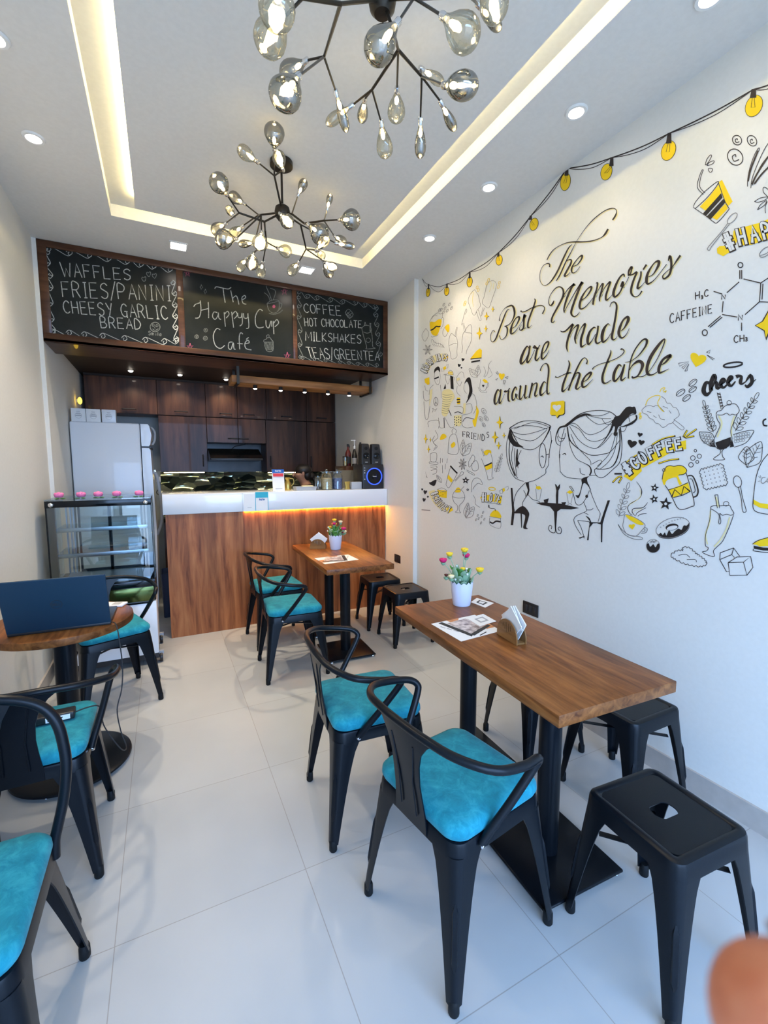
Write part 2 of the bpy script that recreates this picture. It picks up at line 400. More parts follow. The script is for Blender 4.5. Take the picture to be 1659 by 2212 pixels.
downlight(1.144, 3.77, ZC, 'square ceiling light above the third chalkboard panel', True)

# ------------------------------------------------------------------ chairs and stools
def leg_mesh(sx, sy, top, foot, ztop, wtop=.098, wbot=.030):
    # folded sheet-steel leg: rounded L section, tapering, with a pressed rib; corner at top=(x,y), foot=(x,y)
    b = MB(); rg = []
    Ns = 9; TH = .004
    for i in range(Ns+1):
        t = i/Ns; z = ztop*(1-t) + .028*t
        w = wtop + (wbot-wtop)*(t**.62); r = .034*(1-t)+.0145*t
        cx = top[0]+(foot[0]-top[0])*t; cy = top[1]+(foot[1]-top[1])*t
        o = [(-w, 0)]+[(-r+r*math.cos(R(a)), -r+r*math.sin(R(a))) for a in (90, 72, 54, 36, 18, 0)]+[(0, -w)]
        q = [(-TH, -w)]+[(-r+(r-TH)*math.cos(R(a)), -r+(r-TH)*math.sin(R(a))) for a in (0, 18, 36, 54, 72, 90)]+[(-w, -TH)]
        rg.append([(cx+sx*x, cy+sy*y, z) for x, y in o+q])
    b.rings(rg)
    rr = []
    for i in range(9):                                       # pressed rib along the rounded corner
        t = .30+.46*i/8; z = ztop*(1-t)+.028*t; r = .034*(1-t)+.0145*t
        k = math.sin(PI*min(1, min(i, 8-i)/1.2)/2)*.0042+.0004; hw = .009*(1 if 0 < i < 8 else .35)
        c = -r+r*.7071; cx = top[0]+(foot[0]-top[0])*t; cy = top[1]+(foot[1]-top[1])*t
        n = Vector((sx*.7071, sy*.7071, 0)); s = Vector((-sx*.7071, sy*.7071, 0)); p = Vector((cx+sx*c, cy+sy*c, z))-n*.003
        rr.append([p-s*hw, p-s*hw*.7+n*(k+.003), p+s*hw*.7+n*(k+.003), p+s*hw, p-n*.002])
    b.rings(rr); return b
def add_leg(t, sx, sy, top, foot, ztop, **kw):
    l = obj('leg', leg_mesh(sx, sy, top, foot, ztop, **kw), 'black', t)
    b = MB(); c = (foot[0]-sx*.014, foot[1]-sy*.014)
    b.lathe([(.0135, 0), (.0155, .004), (.0150, .036), (.012, .044)], 14, (c[0], c[1], 0)); obj('rubber_foot', b, 'rubber', l)
def skirted(hx, hy, r, z0, z1, edge=.010):
    # pressed sheet seat: skirt with rounded upper edge, open below
    b = MB(); P = lambda d, z: [(x, y, z) for x, y in rrect(hx-d, hy-d, max(r-d, .006), 6)]
    b.rings([P(-.004, z0), P(0, z1-edge), P(edge*.3, z1-edge*.3), P(edge, z1), P(edge+.012, z1), P(edge+.018, z1-.004)], True, False)
    b.rings([P(.003, z0), P(.006, z1-edge), P(edge+.002, z1-.003)], True, False)
    return b, edge+.018
def armchair(label, cat='chair'):
    t = thing('metal_armchair', label, cat, (0, 0, 0), 0, 'teal seated metal chairs')
    b, d = skirted(.186, .186, .042, .402, .448)
    b.plate(rrect(.186-d, .186-d, .03, 6), [], .442, .444); obj('seat_frame', b, 'black', t)
    b = MB(); P = lambda e, z, k=1: [(x, y, z) for x, y in rrect(.187-e, .187-e, .055-e*.3, 8)]
    b.rings([P(.012, .447), P(.002, .452), P(-.003, .464), P(-.002, .478), P(.006, .489), P(.020, .496), P(.07, .500), P(.13, .501)]); obj('seat_cushion', b, 'teal', t)
    for sx in (1, -1):
        for sy in (1, -1): add_leg(t, sx, sy, (sx*.188, sy*.188), (sx*.222, sy*.222), .408)
    b = MB()
    for s in (1, -1): b.tube([(-.165*s, -.165, .365), (0, 0, .335), (.165*s, .165, .365)], .006, 6)
    obj('cross_brace', b, 'black', t)
    half = [(-.235, 0, .735), (-.230, .10, .733), (-.205, .195, .722), (-.140, .270, .704), (-.045, .286, .686), (.020, .277, .674), (.048, .264, .655), (.043, .254, .628), (-.02, .228, .535), (-.075, .203, .458), (-.098, .194, .425)]
    pts = [(x, -y, z) for x, y, z in reversed(half[1:])]+half
    b = MB(); b.tube(crom(pts, 5), .0125, 10); obj('arm_rail', b, 'black', t)
    # splat: sheet from the seat's rear edge up to the rail, flaring at the top
    b = MB(); rg = []
    for z, x, w in ((.405, -.190, .072), (.45, -.192, .070), (.50, -.198, .064), (.56, -.207, .060), (.62, -.217, .064), (.665, -.224, .078), (.70, -.230, .104), (.728, -.234, .140)):
        n = 8; row = [(x + (.018*(y/.14)**2 if z > .6 else 0), y, z) for y in [w*(2*k/n-1) for k in range(n+1)]]
        rg.append([(a-.0022, c, e) for a, c, e in row]+[(a+.0022, c, e) for a, c, e in reversed(row)])
    b.rings(rg); b.tube([(-.199, -.035, .45), (-.212, -.032, .56), (-.226, -.05, .68)], .003, 5); b.tube([(-.199, .035, .45), (-.212, .032, .56), (-.226, .05, .68)], .003, 5)
    obj('splat', b, 'black', t)
    for s in (1, -1):
        b = MB(); b.lathe([(.009, 0), (.009, .006), (.005, .010)], 10, (-.098, s*.196, .425), Matrix.Rotation(R(-90*s), 3, 'X')); obj('bolt', b, 'chrome', t)
    return t
c1 = armchair('teal cushioned black armchair nearest the camera at the front rectangular table')
c1.location = (.806, 1.106, 0); c1.rotation_euler.z = R(9)
dup(c1, (.742, 1.688, 0), R(-4.6), 'teal cushioned black armchair at the far half of the front rectangular table')
dup(c1, (.790, 3.130, 0), R(-3), 'teal cushioned black armchair at the back table, the one farther from the counter')
dup(c1, (.820, 3.750, 0), R(3), 'teal cushioned black armchair at the back table touching the wooden counter')
dup(c1, (-.480, 1.975, 0), R(90), 'teal cushioned black armchair holding the laptop charger, in front of the round table')
dup(c1, (-.345, 3.170, 0), R(-70), 'teal cushioned black armchair behind the laptop, before the glass display case')

def side_chair(label):
    t = thing('metal_side_chair', label, 'chair')
    b, d = skirted(.186, .186, .042, .402, .448); b.plate(rrect(.186-d, .186-d, .03, 6), [], .442, .444); obj('seat_frame', b, 'black', t)
    b = MB(); P = lambda e, z: [(x, y, z) for x, y in rrect(.187-e, .187-e, .055-e*.3, 8)]
    b.rings([P(.012, .447), P(.002, .452), P(-.003, .464), P(-.002, .478), P(.006, .489), P(.020, .496), P(.07, .500), P(.13, .501)]); obj('seat_cushion', b, 'teal', t)
    for sx in (1, -1):
        for sy in (1, -1): add_leg(t, sx, sy, (sx*.188, sy*.188), (.222 if sx > 0 else -.262, sy*.234), .408)
    half = [(-.215, 0, .862), (-.213, .09, .858), (-.208, .165, .828), (-.200, .205, .775), (-.192, .220, .700), (-.186, .222, .640), (-.180, .212, .560), (-.172, .196, .490), (-.168, .188, .455), (-.165, .186, .41)]
    pts = [(x, -y, z) for x, y, z in reversed(half[1:])]+half
    b = MB(); b.tube(crom(pts, 5), .0135, 10); obj('back_rail', b, 'black', t)
    b = MB(); rg = []
    for z, x, w in ((.405, -.190, .075), (.47, -.190, .070), (.60, -.196, .064), (.72, -.204, .070), (.80, -.210, .088), (.855, -.214, .115)):
        rg.append([(x-.0022, -w, z), (x-.0022, 0, z), (x-.0022, w, z), (x+.0022, w, z), (x+.0022, 0, z), (x+.0022, -w, z)])
    b.rings(rg); obj('splat', b, 'black', t)
    return t
s1 = side_chair('teal cushioned black side chair cut off by the left picture edge in the foreground')
s1.location = (-.497, 1.225, 0); s1.rotation_euler.z = R(-90)

def stool(label):
    t = thing('metal_stool', label, 'stool', (0, 0, 0), 0, 'black metal stools')
    b, d = skirted(.154, .154, .036, .386, .438, .012)
    slot = [(.018*math.cos(a)+(.022 if math.cos(a) > 0 else -.022), .026*math.sin(a)) for a in [R(20+i*360/18) for i in range(18)]]
    b.plate(rrect(.154-d, .154-d, .022, 6), [slot], .431, .434); obj('seat', b, 'black', t)
    for sx in (1, -1):
        for sy in (1, -1): add_leg(t, sx, sy, (sx*.156, sy*.156), (sx*.186, sy*.186), .392, wtop=.088)
    b = MB()
    for s in (1, -1): b.box(-.17, .17, -.010, .010, .300, .303, 0, 2, Matrix.Rotation(R(45*s), 4, 'Z'))
    obj('cross_brace', b, 'black', t)
    return t
st = stool('black metal stool nearest the camera at bottom right, slot in its seat'); st.location = (1.30, .745, 0); st.rotation_euler.z = R(-4)
dup(st, (1.785, 1.215, 0), 0, 'black metal stool half under the near corner of the front table by the mural wall')
dup(st, (1.706, 1.678, 0), R(-4), 'black metal stool mostly hidden under the far end of the front table')
dup(st, (1.775, 3.695, 0), R(-5), 'black metal stool at the back table beside the wooden counter')
dup(st, (1.800, 3.250, 0), R(-3), 'black metal stool at the back table farther from the counter')

# ------------------------------------------------------------------ tables
def rect_table(label, loc, rot, poles):
    t = thing('cafe_table', label, 'table', loc, rot, 'walnut cafe tables')
    b = MB(); b.box(-.261, .261, -.56, .56, .702, .742, .003, 2); obj('tabletop', b, 'tabletop', t)
    for x, y in poles:
        b = MB(); b.cyl(x, y, .016, .690, .0405, 28); obj('leg', b, 'black', t)
        b = MB(); b.box(x-.17, x+.17, y-.10, y+.10, .690, .7018); obj('mounting_plate', b, 'black', t)
        b = MB(); b.box(x-.185, x+.185, y-.185, y+.185, .012, .024, .008, 3); bp = obj('base_plate', b, 'black', t)
        for sx in (1, -1):
            for sy in (1, -1):
                b = MB(); b.lathe([(.012, 0), (.014, .004), (.010, .013)], 10, (x+sx*.165, y+sy*.165, 0)); obj('levelling_foot', b, 'chrome', bp)
    return t
T1 = rect_table('walnut topped rectangular table in the right foreground by the mural', (1.281, 1.425, 0), R(-2.5), [(-.03, -.30), (.015, .29)])
T2 = rect_table('walnut topped rectangular table pushed up to the wooden counter', (1.281, 3.480, 0), R(-2.5), [(-.03, -.27), (0, .27)])
t = thing('round_table', 'round walnut table at the left wall carrying the open laptop', 'table', (-.462, 2.53, 0))
b = MB(); b.lathe([(.285, .704), (.293, .708), (.295, .722), (.293, .738), (.287, .742)], 64); obj('tabletop', b, 'tabletop', t)
b = MB(); b.cyl(0, 0, .022, .70, .046, 28); obj('leg', b, 'black', t)
b = MB(); b.lathe([(.246, .014), (.252, .018), (.250, .026), (.235, .032), (.05, .036), (.03, .036)], 56); bp = obj('base_plate', b, 'black', t)
for k in range(6):
    b = MB(); b.lathe([(.012, 0), (.014, .005), (.010, .016)], 10, (.222*math.cos(k*PI/3+.2), .222*math.sin(k*PI/3+.2), 0)); obj('levelling_foot', b, 'chrome', bp)
# ------------------------------------------------------------------ stroke lettering (single line capitals in a unit box, y up)
FONT = {
'A': '0,0 .5,1 1,0|.2,.38 .8,.38', 'B': '0,0 0,1 .6,.97 .75,.76 .55,.54 0,.52|.55,.54 .9,.3 .65,.04 0,0', 'C': '.95,.82 .6,1 .2,.85 0,.5 .15,.15 .55,0 .95,.15',
'D': '0,0 0,1 .55,.9 .9,.5 .6,.08 0,0', 'E': '.9,1 0,1 0,0 .9,0|0,.52 .75,.52', 'F': '.9,1 0,1 0,0|0,.52 .7,.52', 'G': '.95,.82 .6,1 .2,.85 0,.5 .15,.15 .5,0 .8,.1 .85,.42|.5,.42 1,.42|.85,.42 .85,-.08',
'H': '0,0 0,1|.9,0 .9,1|0,.5 .9,.5', 'I': '.5,0 .5,1|.1,1 .9,1|.1,0 .9,0', 'K': '0,0 0,1|.85,1 0,.45 .9,0', 'L': '0,1 0,0 .85,0', 'M': '0,0 .08,1 .5,.3 .92,1 1,0', 'N': '0,0 0,1 .85,0 .85,1',
'O': '.5,1 .15,.85 0,.5 .15,.12 .5,0 .85,.12 1,.5 .85,.85 .5,1', 'P': '0,0 0,1 .65,.95 .85,.73 .6,.5 0,.48', 'R': '0,0 0,1 .65,.96 .82,.74 .55,.52 0,.5|.4,.5 .9,0', 'S': '.9,.85 .55,1 .15,.88 .1,.66 .5,.52 .88,.36 .8,.1 .45,0 .05,.12',
'T': '0,1 1,1|.5,1 .5,0', 'U': '0,1 .02,.3 .25,.02 .6,.02 .85,.3 .88,1', 'V': '0,1 .45,0 .9,1', 'W': '0,1 .25,0 .5,.6 .75,0 1,1', 'X': '0,0 .9,1|0,1 .9,0', 'Y': '0,1 .45,.5|.9,1 .3,-.1', '/': '-.2,-.12 1.15,1.15', '#': '.25,-.05 .4,1.05|.65,-.05 .8,1.05|0,.3 1,.3|.05,.7 1.05,.7',
'3': '.1,.9 .5,1 .8,.8 .6,.55 .3,.52 .6,.5 .85,.25 .6,0 .1,.08', 'i': '.4,0 .4,.62|.4,.82 .42,.86', 'm': '0,0 .05,.6 .3,.55 .35,0|.35,.5 .7,.55 .75,0', 'l': '.4,1 .4,0', 'e': '.05,.32 .8,.34 .6,.62 .15,.55 .1,.15 .45,0 .85,.12',
'p': '.1,-.35 .1,.62|.1,.5 .5,.66 .85,.35 .5,0 .1,.12', 'a': '.8,.6 .3,.62 .05,.3 .3,0 .75,.15 .8,.6 .8,0', 'y': '.05,.62 .4,.05|.85,.62 .25,-.35', 't': '.4,.95 .4,.1 .7,0|.05,.62 .8,.62', ' ': ''}
CURVY = set('BCDGOPRSUaempGy3')
def letters(txt, TL, TR, BL, BR, gap=.28, narrow='I/il'):
    # yields polylines for a word laid into a quad
    wd = [(.45 if c in narrow else .5 if c == ' ' else 1.15 if c in 'MWm' else .85) for c in txt]
    tot = sum(wd)+gap*(len(txt)-1); x = 0; TL, TR, BL, BR = (Vector(q) for q in (TL, TR, BL, BR)); out = []
    for c, w in zip(txt, wd):
        for st in FONT[c].split('|') if FONT[c] else []:
            P = []
            for q in st.split():
                a, h = (float(v) for v in q.split(',')); u = (x+a*w)/tot
                P.append(tuple((BL.lerp(BR, u)).lerp(TL.lerp(TR, u), h)))
            out.append(crom(P, 5) if c in CURVY and len(P) > 3 else P)
        x += w+gap
    return out
class Paint:
    # flat paint or chalk marks on a wall: outlines given in photo pixels, carried onto the wall surface `at`
    def __init__(s, at, nrm): s.mb = MB(); s.at = at; s.n = Vector(nrm); s.fr = (0, 0, 1); s.z = .0010; s.mats = []
    def frame(s, x0, y0, k): s.fr = (x0, y0, k); return s
    def use(s, m, z=None):
        if m not in s.mats: s.mats.append(m)
        s.mb.mi = s.mats.index(m)
        if z is not None: s.z = z
        return s
    def w(s, p): x0, y0, k = s.fr; return s.at(x0+p[0]*k, y0+p[1]*k) + s.n*s.z
    def fill(s, pts, smooth=0):
        s.z += 3e-6
        s.mb.poly([s.w(p) for p in (crom(pts, smooth, True) if smooth else pts)]); return s
    def line(s, pts, wd, smooth=4, off=(0, 0), taper=True):
        # pts: (x,y) or (x,y,width); widths in the current frame's units
        P = [(p[0], p[1], p[2] if len(p) > 2 else wd) for p in pts]
        if smooth and len(P) > 2: P = crom(P, smooth)
        s.z += 3e-6; n = len(P); L = []; Rr = []
        for i, (x, y, q) in enumerate(P):
            a = P[max(i-1, 0)]; c = P[min(i+1, n-1)]; dx, dy = c[0]-a[0], c[1]-a[1]; m = math.hypot(dx, dy) or 1
            h = max(q, .3)/2; x += off[0]; y += off[1]
            L.append(s.w((x-dy/m*h, y+dx/m*h))); Rr.append(s.w((x+dy/m*h, y-dx/m*h)))
        n0 = len(s.mb.bm.faces); VL = [s.mb.bm.verts.new(p) for p in L]; VR = [s.mb.bm.verts.new(p) for p in Rr]
        for i in range(n-1):
            try: s.mb.bm.faces.new((VL[i], VL[i+1], VR[i+1], VR[i]))
            except ValueError: pass
        s.mb._tag(n0); return s
    def ell(s, cx, cy, rx, ry, wd=0, rot=0, a0=0, a1=360):
        c, q = math.cos(R(rot)), math.sin(R(rot)); N = 22
        P = [(cx+rx*math.cos(R(a))*c-ry*math.sin(R(a))*q, cy+rx*math.cos(R(a))*q+ry*math.sin(R(a))*c) for a in [a0+(a1-a0)*k/N for k in range(N+(1 if wd else 0))]]
        return s.line(P, wd, 0) if wd else s.fill(P)
    def build(s, name, parent):
        bm = s.mb.bm; me = D.meshes.new(name); bm.to_mesh(me); bm.free()
        for q in s.mats: me.materials.append(M[q])
        o = D.objects.new(name, me); COL.objects.link(o); o.parent = parent; return o
def PT(txt):
    # "x,y,w x,y,w ..." -> list of tuples
    return [tuple(float(v) for v in q.split(',')) for q in txt.split()]

# ------------------------------------------------------------------ overhead menu board
YM = 4.11
mb_ = thing('menu_board', 'long dark wooden overhead menu board with three chalkboards above the kitchen', 'menu board', (0, 0, 0))
BZ0, BZ1, BX0, BX1 = 2.380, ZC, -.737, 2.071
s1x = [on_y(q, 650, YM).x for q in (383, 397, 631.5, 640.5)]
b = MB()
b.box(BX0, BX1, YM, YM+.41, BZ0, BZ0+.020); b.box(BX0, BX0+.02, YM+.02, YM+.41, BZ0, BZ1-.002); b.box(BX1-.02, BX1, YM+.02, YM+.41, BZ0, BZ1-.002)
b.box(BX0, BX1, YM+.39, YM+.41, BZ0, BZ1-.002)
b.box(BX0, BX1, YM, YM+.025, BZ0, BZ0+.062, .002); b.box(BX0, BX1, YM, YM+.025, BZ1-.048, BZ1-.002, .002)
b.box(BX0, BX0+.055, YM+.001, YM+.025, BZ0+.05, BZ1-.04, .002); b.box(BX1-.048, BX1, YM+.001, YM+.025, BZ0+.05, BZ1-.04, .002)
b.box(s1x[0], s1x[1], YM+.001, YM+.025, BZ0+.05, BZ1-.04, .002); b.box(s1x[2], s1x[3], YM+.001, YM+.025, BZ0+.05, BZ1-.04, .002)
obj('frame', b, 'boardwood', mb_)
YP = YM+.012
PANELS = []
for x0, x1 in ((BX0+.045, s1x[0]+.01), (s1x[1]-.01, s1x[2]+.01), (s1x[3]-.01, BX1-.04)):
    b = MB(); b.box(x0, x1, YP, YP+.012, BZ0+.05, BZ1-.035); PANELS.append(obj('chalkboard', b, 'chalkboard', mb_, False))
def chalk(): return Paint(lambda u, v: on_y(u, v, YP), (0, -1, 0))
def scroll(p, C, r, wd, flip=1):
    # running scroll border: each centre gets a curl, joined by S curves
    for i, (x, y) in enumerate(C):
        a = math.atan2(*(lambda d: (d[1], d[0]))((C[min(i+1, len(C)-1)][0]-C[max(i-1, 0)][0], C[min(i+1, len(C)-1)][1]-C[max(i-1, 0)][1])))
        p.line([(x+r*k*math.cos(a+flip*t), y+r*k*math.sin(a+flip*t)) for k, t in ((.18, 4.4), (.4, 3.2), (.6, 1.6), (.8, 0), (1, -1.6), (1, -3.0))], wd, 3)
        if i+1 < len(C):
            X, Y = C[i+1]; ux, uy = math.cos(a), math.sin(a); vx, vy = -uy*flip, ux*flip
            p.line([(x+r*math.cos(a+flip*-3.0), y+r*math.sin(a+flip*-3.0)), (x+vx*-r*1.0, y+vy*-r*1.0), (x+(X-x)*.5, y+(Y-y)*.5), (X+vx*r*.9-ux*r*.3, Y+vy*r*.9-uy*r*.3), (X+ux*r*.75, Y+uy*r*.75)], wd, 5)
p = chalk().frame(60, 490, .20494).use('chalk')
for w_, q in (('WAFFLES', ((335, 370), (1085, 450), (365, 525), (1090, 562))), ('FRIES/PANINI', ((350, 578), (1505, 622), (370, 740), (1515, 782))), ('CHEESY GARLIC', ((365, 778), (1462, 838), (385, 908), (1482, 978))), ('BREAD', ((760, 948), (1192, 975), (775, 1065), (1198, 1082)))):
    for st_ in letters(w_, *q): p.line(st_, 10, 0)
scroll(p, [(215, 235), (440, 275), (645, 300), (850, 335), (1045, 365), (1190, 395), (1325, 415), (1495, 448)], 38, 6)
scroll(p, [(265, 1112), (435, 1122), (595, 1140), (790, 1155), (1020, 1180), (1240, 1198), (1440, 1212), (1565, 1205)], 34, 6)
scroll(p, [(215, 268), (212, 390), (238, 520), (240, 650), (240, 812), (252, 980), (268, 1100)], 30, 8, -1)
scroll(p, [(1525, 590), (1545, 705), (1548, 828), (1552, 945), (1555, 1062), (1565, 1185)], 28, 8)
p.use('chalkdim')
for x, y in ((1272, 500), (1332, 518), (1222, 552)): p.line([(x, y-12), (x+14, y-26), (x+24, y-10), (x+6, y+26), (x-20, y-2), (x-14, y-22), (x, y-12)], 7, 3)
p.ell(1342, 1056, 52, 50, 7); p.ell(1322, 1036, 11, 13, 6); p.ell(1362, 1042, 11, 13, 6); p.line([(1342, 1050), (1336, 1066), (1346, 1068)], 5); p.line([(1315, 1076), (1342, 1092), (1376, 1074)], 7)
for st_ in letters('Smile', (1272, 1098), (1412, 1112), (1272, 1140), (1412, 1150)): p.line(st_, 6, 0)
p.build('chalk_writing', PANELS[0])
p = chalk().frame(380, 560, .15672).use('chalk')
for q in ('535,405 560,380 660,402 725,410 760,388', '650,402 662,500 680,600', '755,430 772,510 790,592', '775,545 825,505 850,540 868,625', '905,565 960,530 945,500 908,535 925,605 970,620', '245,655 270,622 335,600', '335,570 345,700 320,800 265,812', '345,705 450,680', '445,590 450,700 450,812',
          '570,735 522,730 505,790 540,830 578,780 585,735 592,810 622,832', '665,730 672,830 682,930', '668,760 710,718 732,760 692,812', '768,725 780,830 795,942', '775,765 820,718 845,770 800,822', '850,740 860,800 900,800 910,740', '910,740 915,880 880,922', '930,745 940,808 985,808 992,745', '992,745 1005,930 968,955',
          '1195,712 1150,692 1098,780 1100,900 1142,946 1210,934', '1240,840 1245,920 1280,945 1312,850 1322,932', '1340,850 1345,940 1350,1032', '1345,885 1390,832 1415,880 1362,932', '610,972 560,958 515,1050 540,1180 610,1230 672,1188', '780,1142 732,1150 725,1222 760,1240 790,1150 800,1232 822,1242', '922,1032 892,1014 872,1080 880,1242', '845,1160 920,1166', '955,1165 1010,1150 990,1115 950,1160 965,1230 1040,1250', '968,1105 1002,1078'):
    p.line(PT(q), 12)
p.use('chalkdim')
for x, y, r_ in ((410, 978, 25), (285, 1068, 25), (405, 1090, 28)): p.ell(x, y, r_, r_, 7); p.ell(x, y, r_*.35, r_*.4, 6)
for x, y in ((350, 387), (405, 447)): p.line([(x, y-38), (x+12, y-6), (x+22, y+4), (x+6, y+14), (x-2, y+36), (x-10, y+6), (x-22, y-2), (x-8, y-10), (x, y-38)], 6, 0)
for q in ('1255,612 1280,700 1340,742 1400,722 1425,660 1420,575', '1255,612 1300,575 1360,560 1418,572 1340,598 1255,612', '1425,600 1460,620 1440,680 1405,705', '1280,745 1350,760 1430,735 1468,700', '1322,580 1290,480 1245,375 1275,350', '1340,562 1370,475 1362,425 1300,402', '1300,580 1270,505 1215,460', '1215,1140 1250,1260 1335,1260 1340,1145', '1210,1140 1215,1112 1240,1105 1262,1082 1300,1082 1315,1110 1338,1140 1215,1142', '1255,1085 1252,1050 1282,1045 1282,1082'):
    p.line(PT(q), 8)
for k in range(6): p.line([(1232+k*19, 1150), (1255+k*15, 1252)], 7, 0)
p.use('chalkpink')
p.ell(1350, 652, 20, 24)
for x, y in ((160, 195), (1495, 445), (195, 1208), (1535, 1332)):
    v5 = [(x+46*math.sin(2*PI*k*2/5), y-52*math.cos(2*PI*k*2/5)) for k in range(6)]; p.line(v5, 7, 0)
p.build('chalk_writing', PANELS[1])
p = chalk().frame(620, 620, .13864).use('chalk')
for w_, q in (('COFFEE', ((255, 258), (830, 298), (268, 395), (850, 450))), ('HOT CHOCOLATE', ((265, 480), (1165, 528), (280, 610), (1165, 636))), ('MILKSHAKES', ((285, 695), (1158, 750), (290, 835), (1160, 880))), ('TEAS/GREENTEA', ((290, 935), (1440, 1012), (345, 1110), (1442, 1145)))):
    for st_ in letters(w_, *q, gap=.24): p.line(st_, 11, 0)
p.use('chalkdim')
scroll(p, [(180, 85), (320, 150), (470, 175), (680, 205), (870, 235), (1070, 250), (1215, 285), (1375, 310)], 40, 8)
scroll(p, [(190, 160), (195, 300), (190, 470), (205, 690), (205, 900), (215, 1090)], 34, 8, -1)
scroll(p, [(1385, 330), (1380, 440), (1395, 590), (1410, 740), (1420, 890), (1450, 1050)], 38, 8)
scroll(p, [(240, 1110), (420, 1130), (600, 1150), (820, 1180), (960, 1190), (1100, 1205), (1250, 1215), (1400, 1220)], 32, 8)
for q in ('1165,650 1185,740 1215,840 1240,940 1232,965 1375,955 1335,930 1328,800 1318,700', '1162,645 1200,605 1255,600 1300,620 1310,690 1250,720 1190,700', '1205,600 1215,545 1230,590 1262,600', '905,405 955,345 1030,425 970,490 905,405', '920,420 985,480', '935,395 1000,460', '925,430 985,380', '945,460 1010,405'): p.line(PT(q), 9, 0 if len(q) < 26 else 3)
p.ell(1265, 830, 36, 34, 7)
for k in range(7): p.line([(1285, 565+k*22), (1308, 575+k*22)], 14, 0)
p.build('chalk_writing', PANELS[2])

# hanging plank with spots under the board
t = thing('hanging_light_shelf', 'light brown hanging plank with spotlights below the right end of the menu board', 'light shelf', (0, 0, 0))
b = MB(); b.box(.602, 2.015, 4.36, 4.60, 2.238, 2.302, .003); obj('plank', b, 'beamwood', t)
for x in (.655, 1.985):
    b = MB(); w2 = .012
    b.box(x-w2, x+w2, 4.341, 4.349, 2.222, 2.3795); b.box(x-w2, x+w2, 4.603, 4.611, 2.222, 2.4495)
    b.box(x-w2, x+w2, 4.345, 4.607, 2.222, 2.232)
    obj('hanger', b, 'brass', t)
for u in (551, 606, 658, 708, 754):
    x = on_y(u, 838, 4.44).x
    b = MB(); b.lathe([(.018, 2.238), (.020, 2.214), (.024, 2.205)], 14, (x, 4.44, 0)); q = obj('spotlight', b, 'darkplastic', t)
    b = MB(); b.ball((x, 4.44, 2.208), .019, 12, (1, 1, .6)); obj('lamp_face', b, 'lamp', q); spot(q, (x, 4.44, 2.195), 4.5, ang=95, blend=.6, tilt=(R(22), 0, 0))
for x, y, l in ((-.25, 5.36, 'leftmost small spotlight in the kitchen ceiling above the fridge'), (.21, 5.36, 'middle small spotlight of three in the kitchen ceiling'), (.683, 5.40, 'small kitchen ceiling spotlight beside the end of the hanging plank')):
    t = thing('kitchen_spotlight', l, 'spotlight', (x, y, 2.45), 0, 'kitchen ceiling spotlights')
    b = MB(); b.lathe([(.026, 0), (.030, -.006), (.034, -.001)], 18); obj('trim_ring', b, 'brass', t)
    b = MB(); b.ball((0, 0, -.006), .022, 12, (1, 1, .5)); obj('lamp_face', b, 'lamp', t); spot(t, (0, 0, -.03), 6.5, ang=100, blend=.6, tilt=(R(24), 0, 0))

# ------------------------------------------------------------------ service counter
ctr = thing('service_counter', 'wood clad service counter with a white stone top and amber light below it', 'counter', (0, 0, 0))
b = MB(); b.box(-.018, 2.069, 4.125, 4.60, 1.066, 1.236, .003); obj('white_top', b, 'quartz', ctr)
b = MB(); b.box(.0, .625, 4.132, 4.57, 0, 1.066); obj('front_panel', b, 'counterwood', ctr)
b = MB(); b.box(.6265, 2.066, 4.175, 4.57, 0, 1.066); obj('front_panel', b, 'counterwood', ctr)
b = MB(); b.box(.64, 2.06, 4.164, 4.173, 1.0625, 1.0657); obj('amber_led_strip', b, 'ledorange', ctr, False)
b = MB(); b.box(.6225, .6245, 4.1235, 4.13, 1.068, 1.234); obj('top_joint', b, 'inkgrey', ctr)
def card(name, label, corners_px, header=None, group=None, y=4.1235):
    t = thing(name, label, 'payment card')
    P = [on_y(u, v, y) for u, v in corners_px]; z0, z1 = P[3].z, P[0].z; x0, x1 = P[0].x, P[1].x
    b = MB(); b.box(x0, x1, y-.002, y+.0005, z0, z1); obj('card', b, 'paper', t, False)
    if header:
        b = MB(); b.box(x0, x1, y-.0032, y-.002, z1-.052, z1); obj('header', b, 'papercyan', t, False)
        b = MB(); b.box(x0, x0+.004, y-.0032, y-.002, z0, z1-.052); b.box(x1-.004, x1, y-.0032, y-.002, z0, z1-.052); obj('border', b, 'papercyan', t, False)
    else:
        b = MB(); b.box(x0+.03, x1-.03, y-.003, y-.002, z0+.028, z0+.031); obj('print', b, 'inkgrey', t, False)
    return t
card('payment_card', 'plain white payment card stuck on the counter top edge, left of the blue headed one', ((526, 1067), (550, 1066), (550, 1103), (526, 1104)))
pc = card('payment_card', 'payment card with cyan header stuck on the front edge of the white counter top', ((551, 1063), (579, 1062), (579, 1102), (551, 1103)), True)
def flat_text(txt, x0, x1, z0, z1, y, m, parent, name='printed_text', wd=.0022):
    mbx = MB(); nrm = Vector((0, -1, 0))
    for st_ in letters(txt, (x0, z1), (x1, z1), (x0, z0), (x1, z0)):
        for a, c in zip(st_, st_[1:]):
            dx, dz = c[0]-a[0], c[1]-a[1]; L = math.hypot(dx, dz) or 1; ox, oz = -dz/L*wd/2, dx/L*wd/2
            mbx.poly([(a[0]+ox, y, a[1]+oz), (c[0]+ox, y, c[1]+oz), (c[0]-ox, y, c[1]-oz), (a[0]-ox, y, a[1]-oz)])
    return obj(name, mbx, m, parent, False)
P0 = on_y(551, 1063, 4.1235); P1 = on_y(579, 1062, 4.1235)
flat_text('PAYTM', P0.x+.035, P1.x-.035, P0.z-.078, P0.z-.062, 4.1212, 'paperblue', pc, wd=.004)
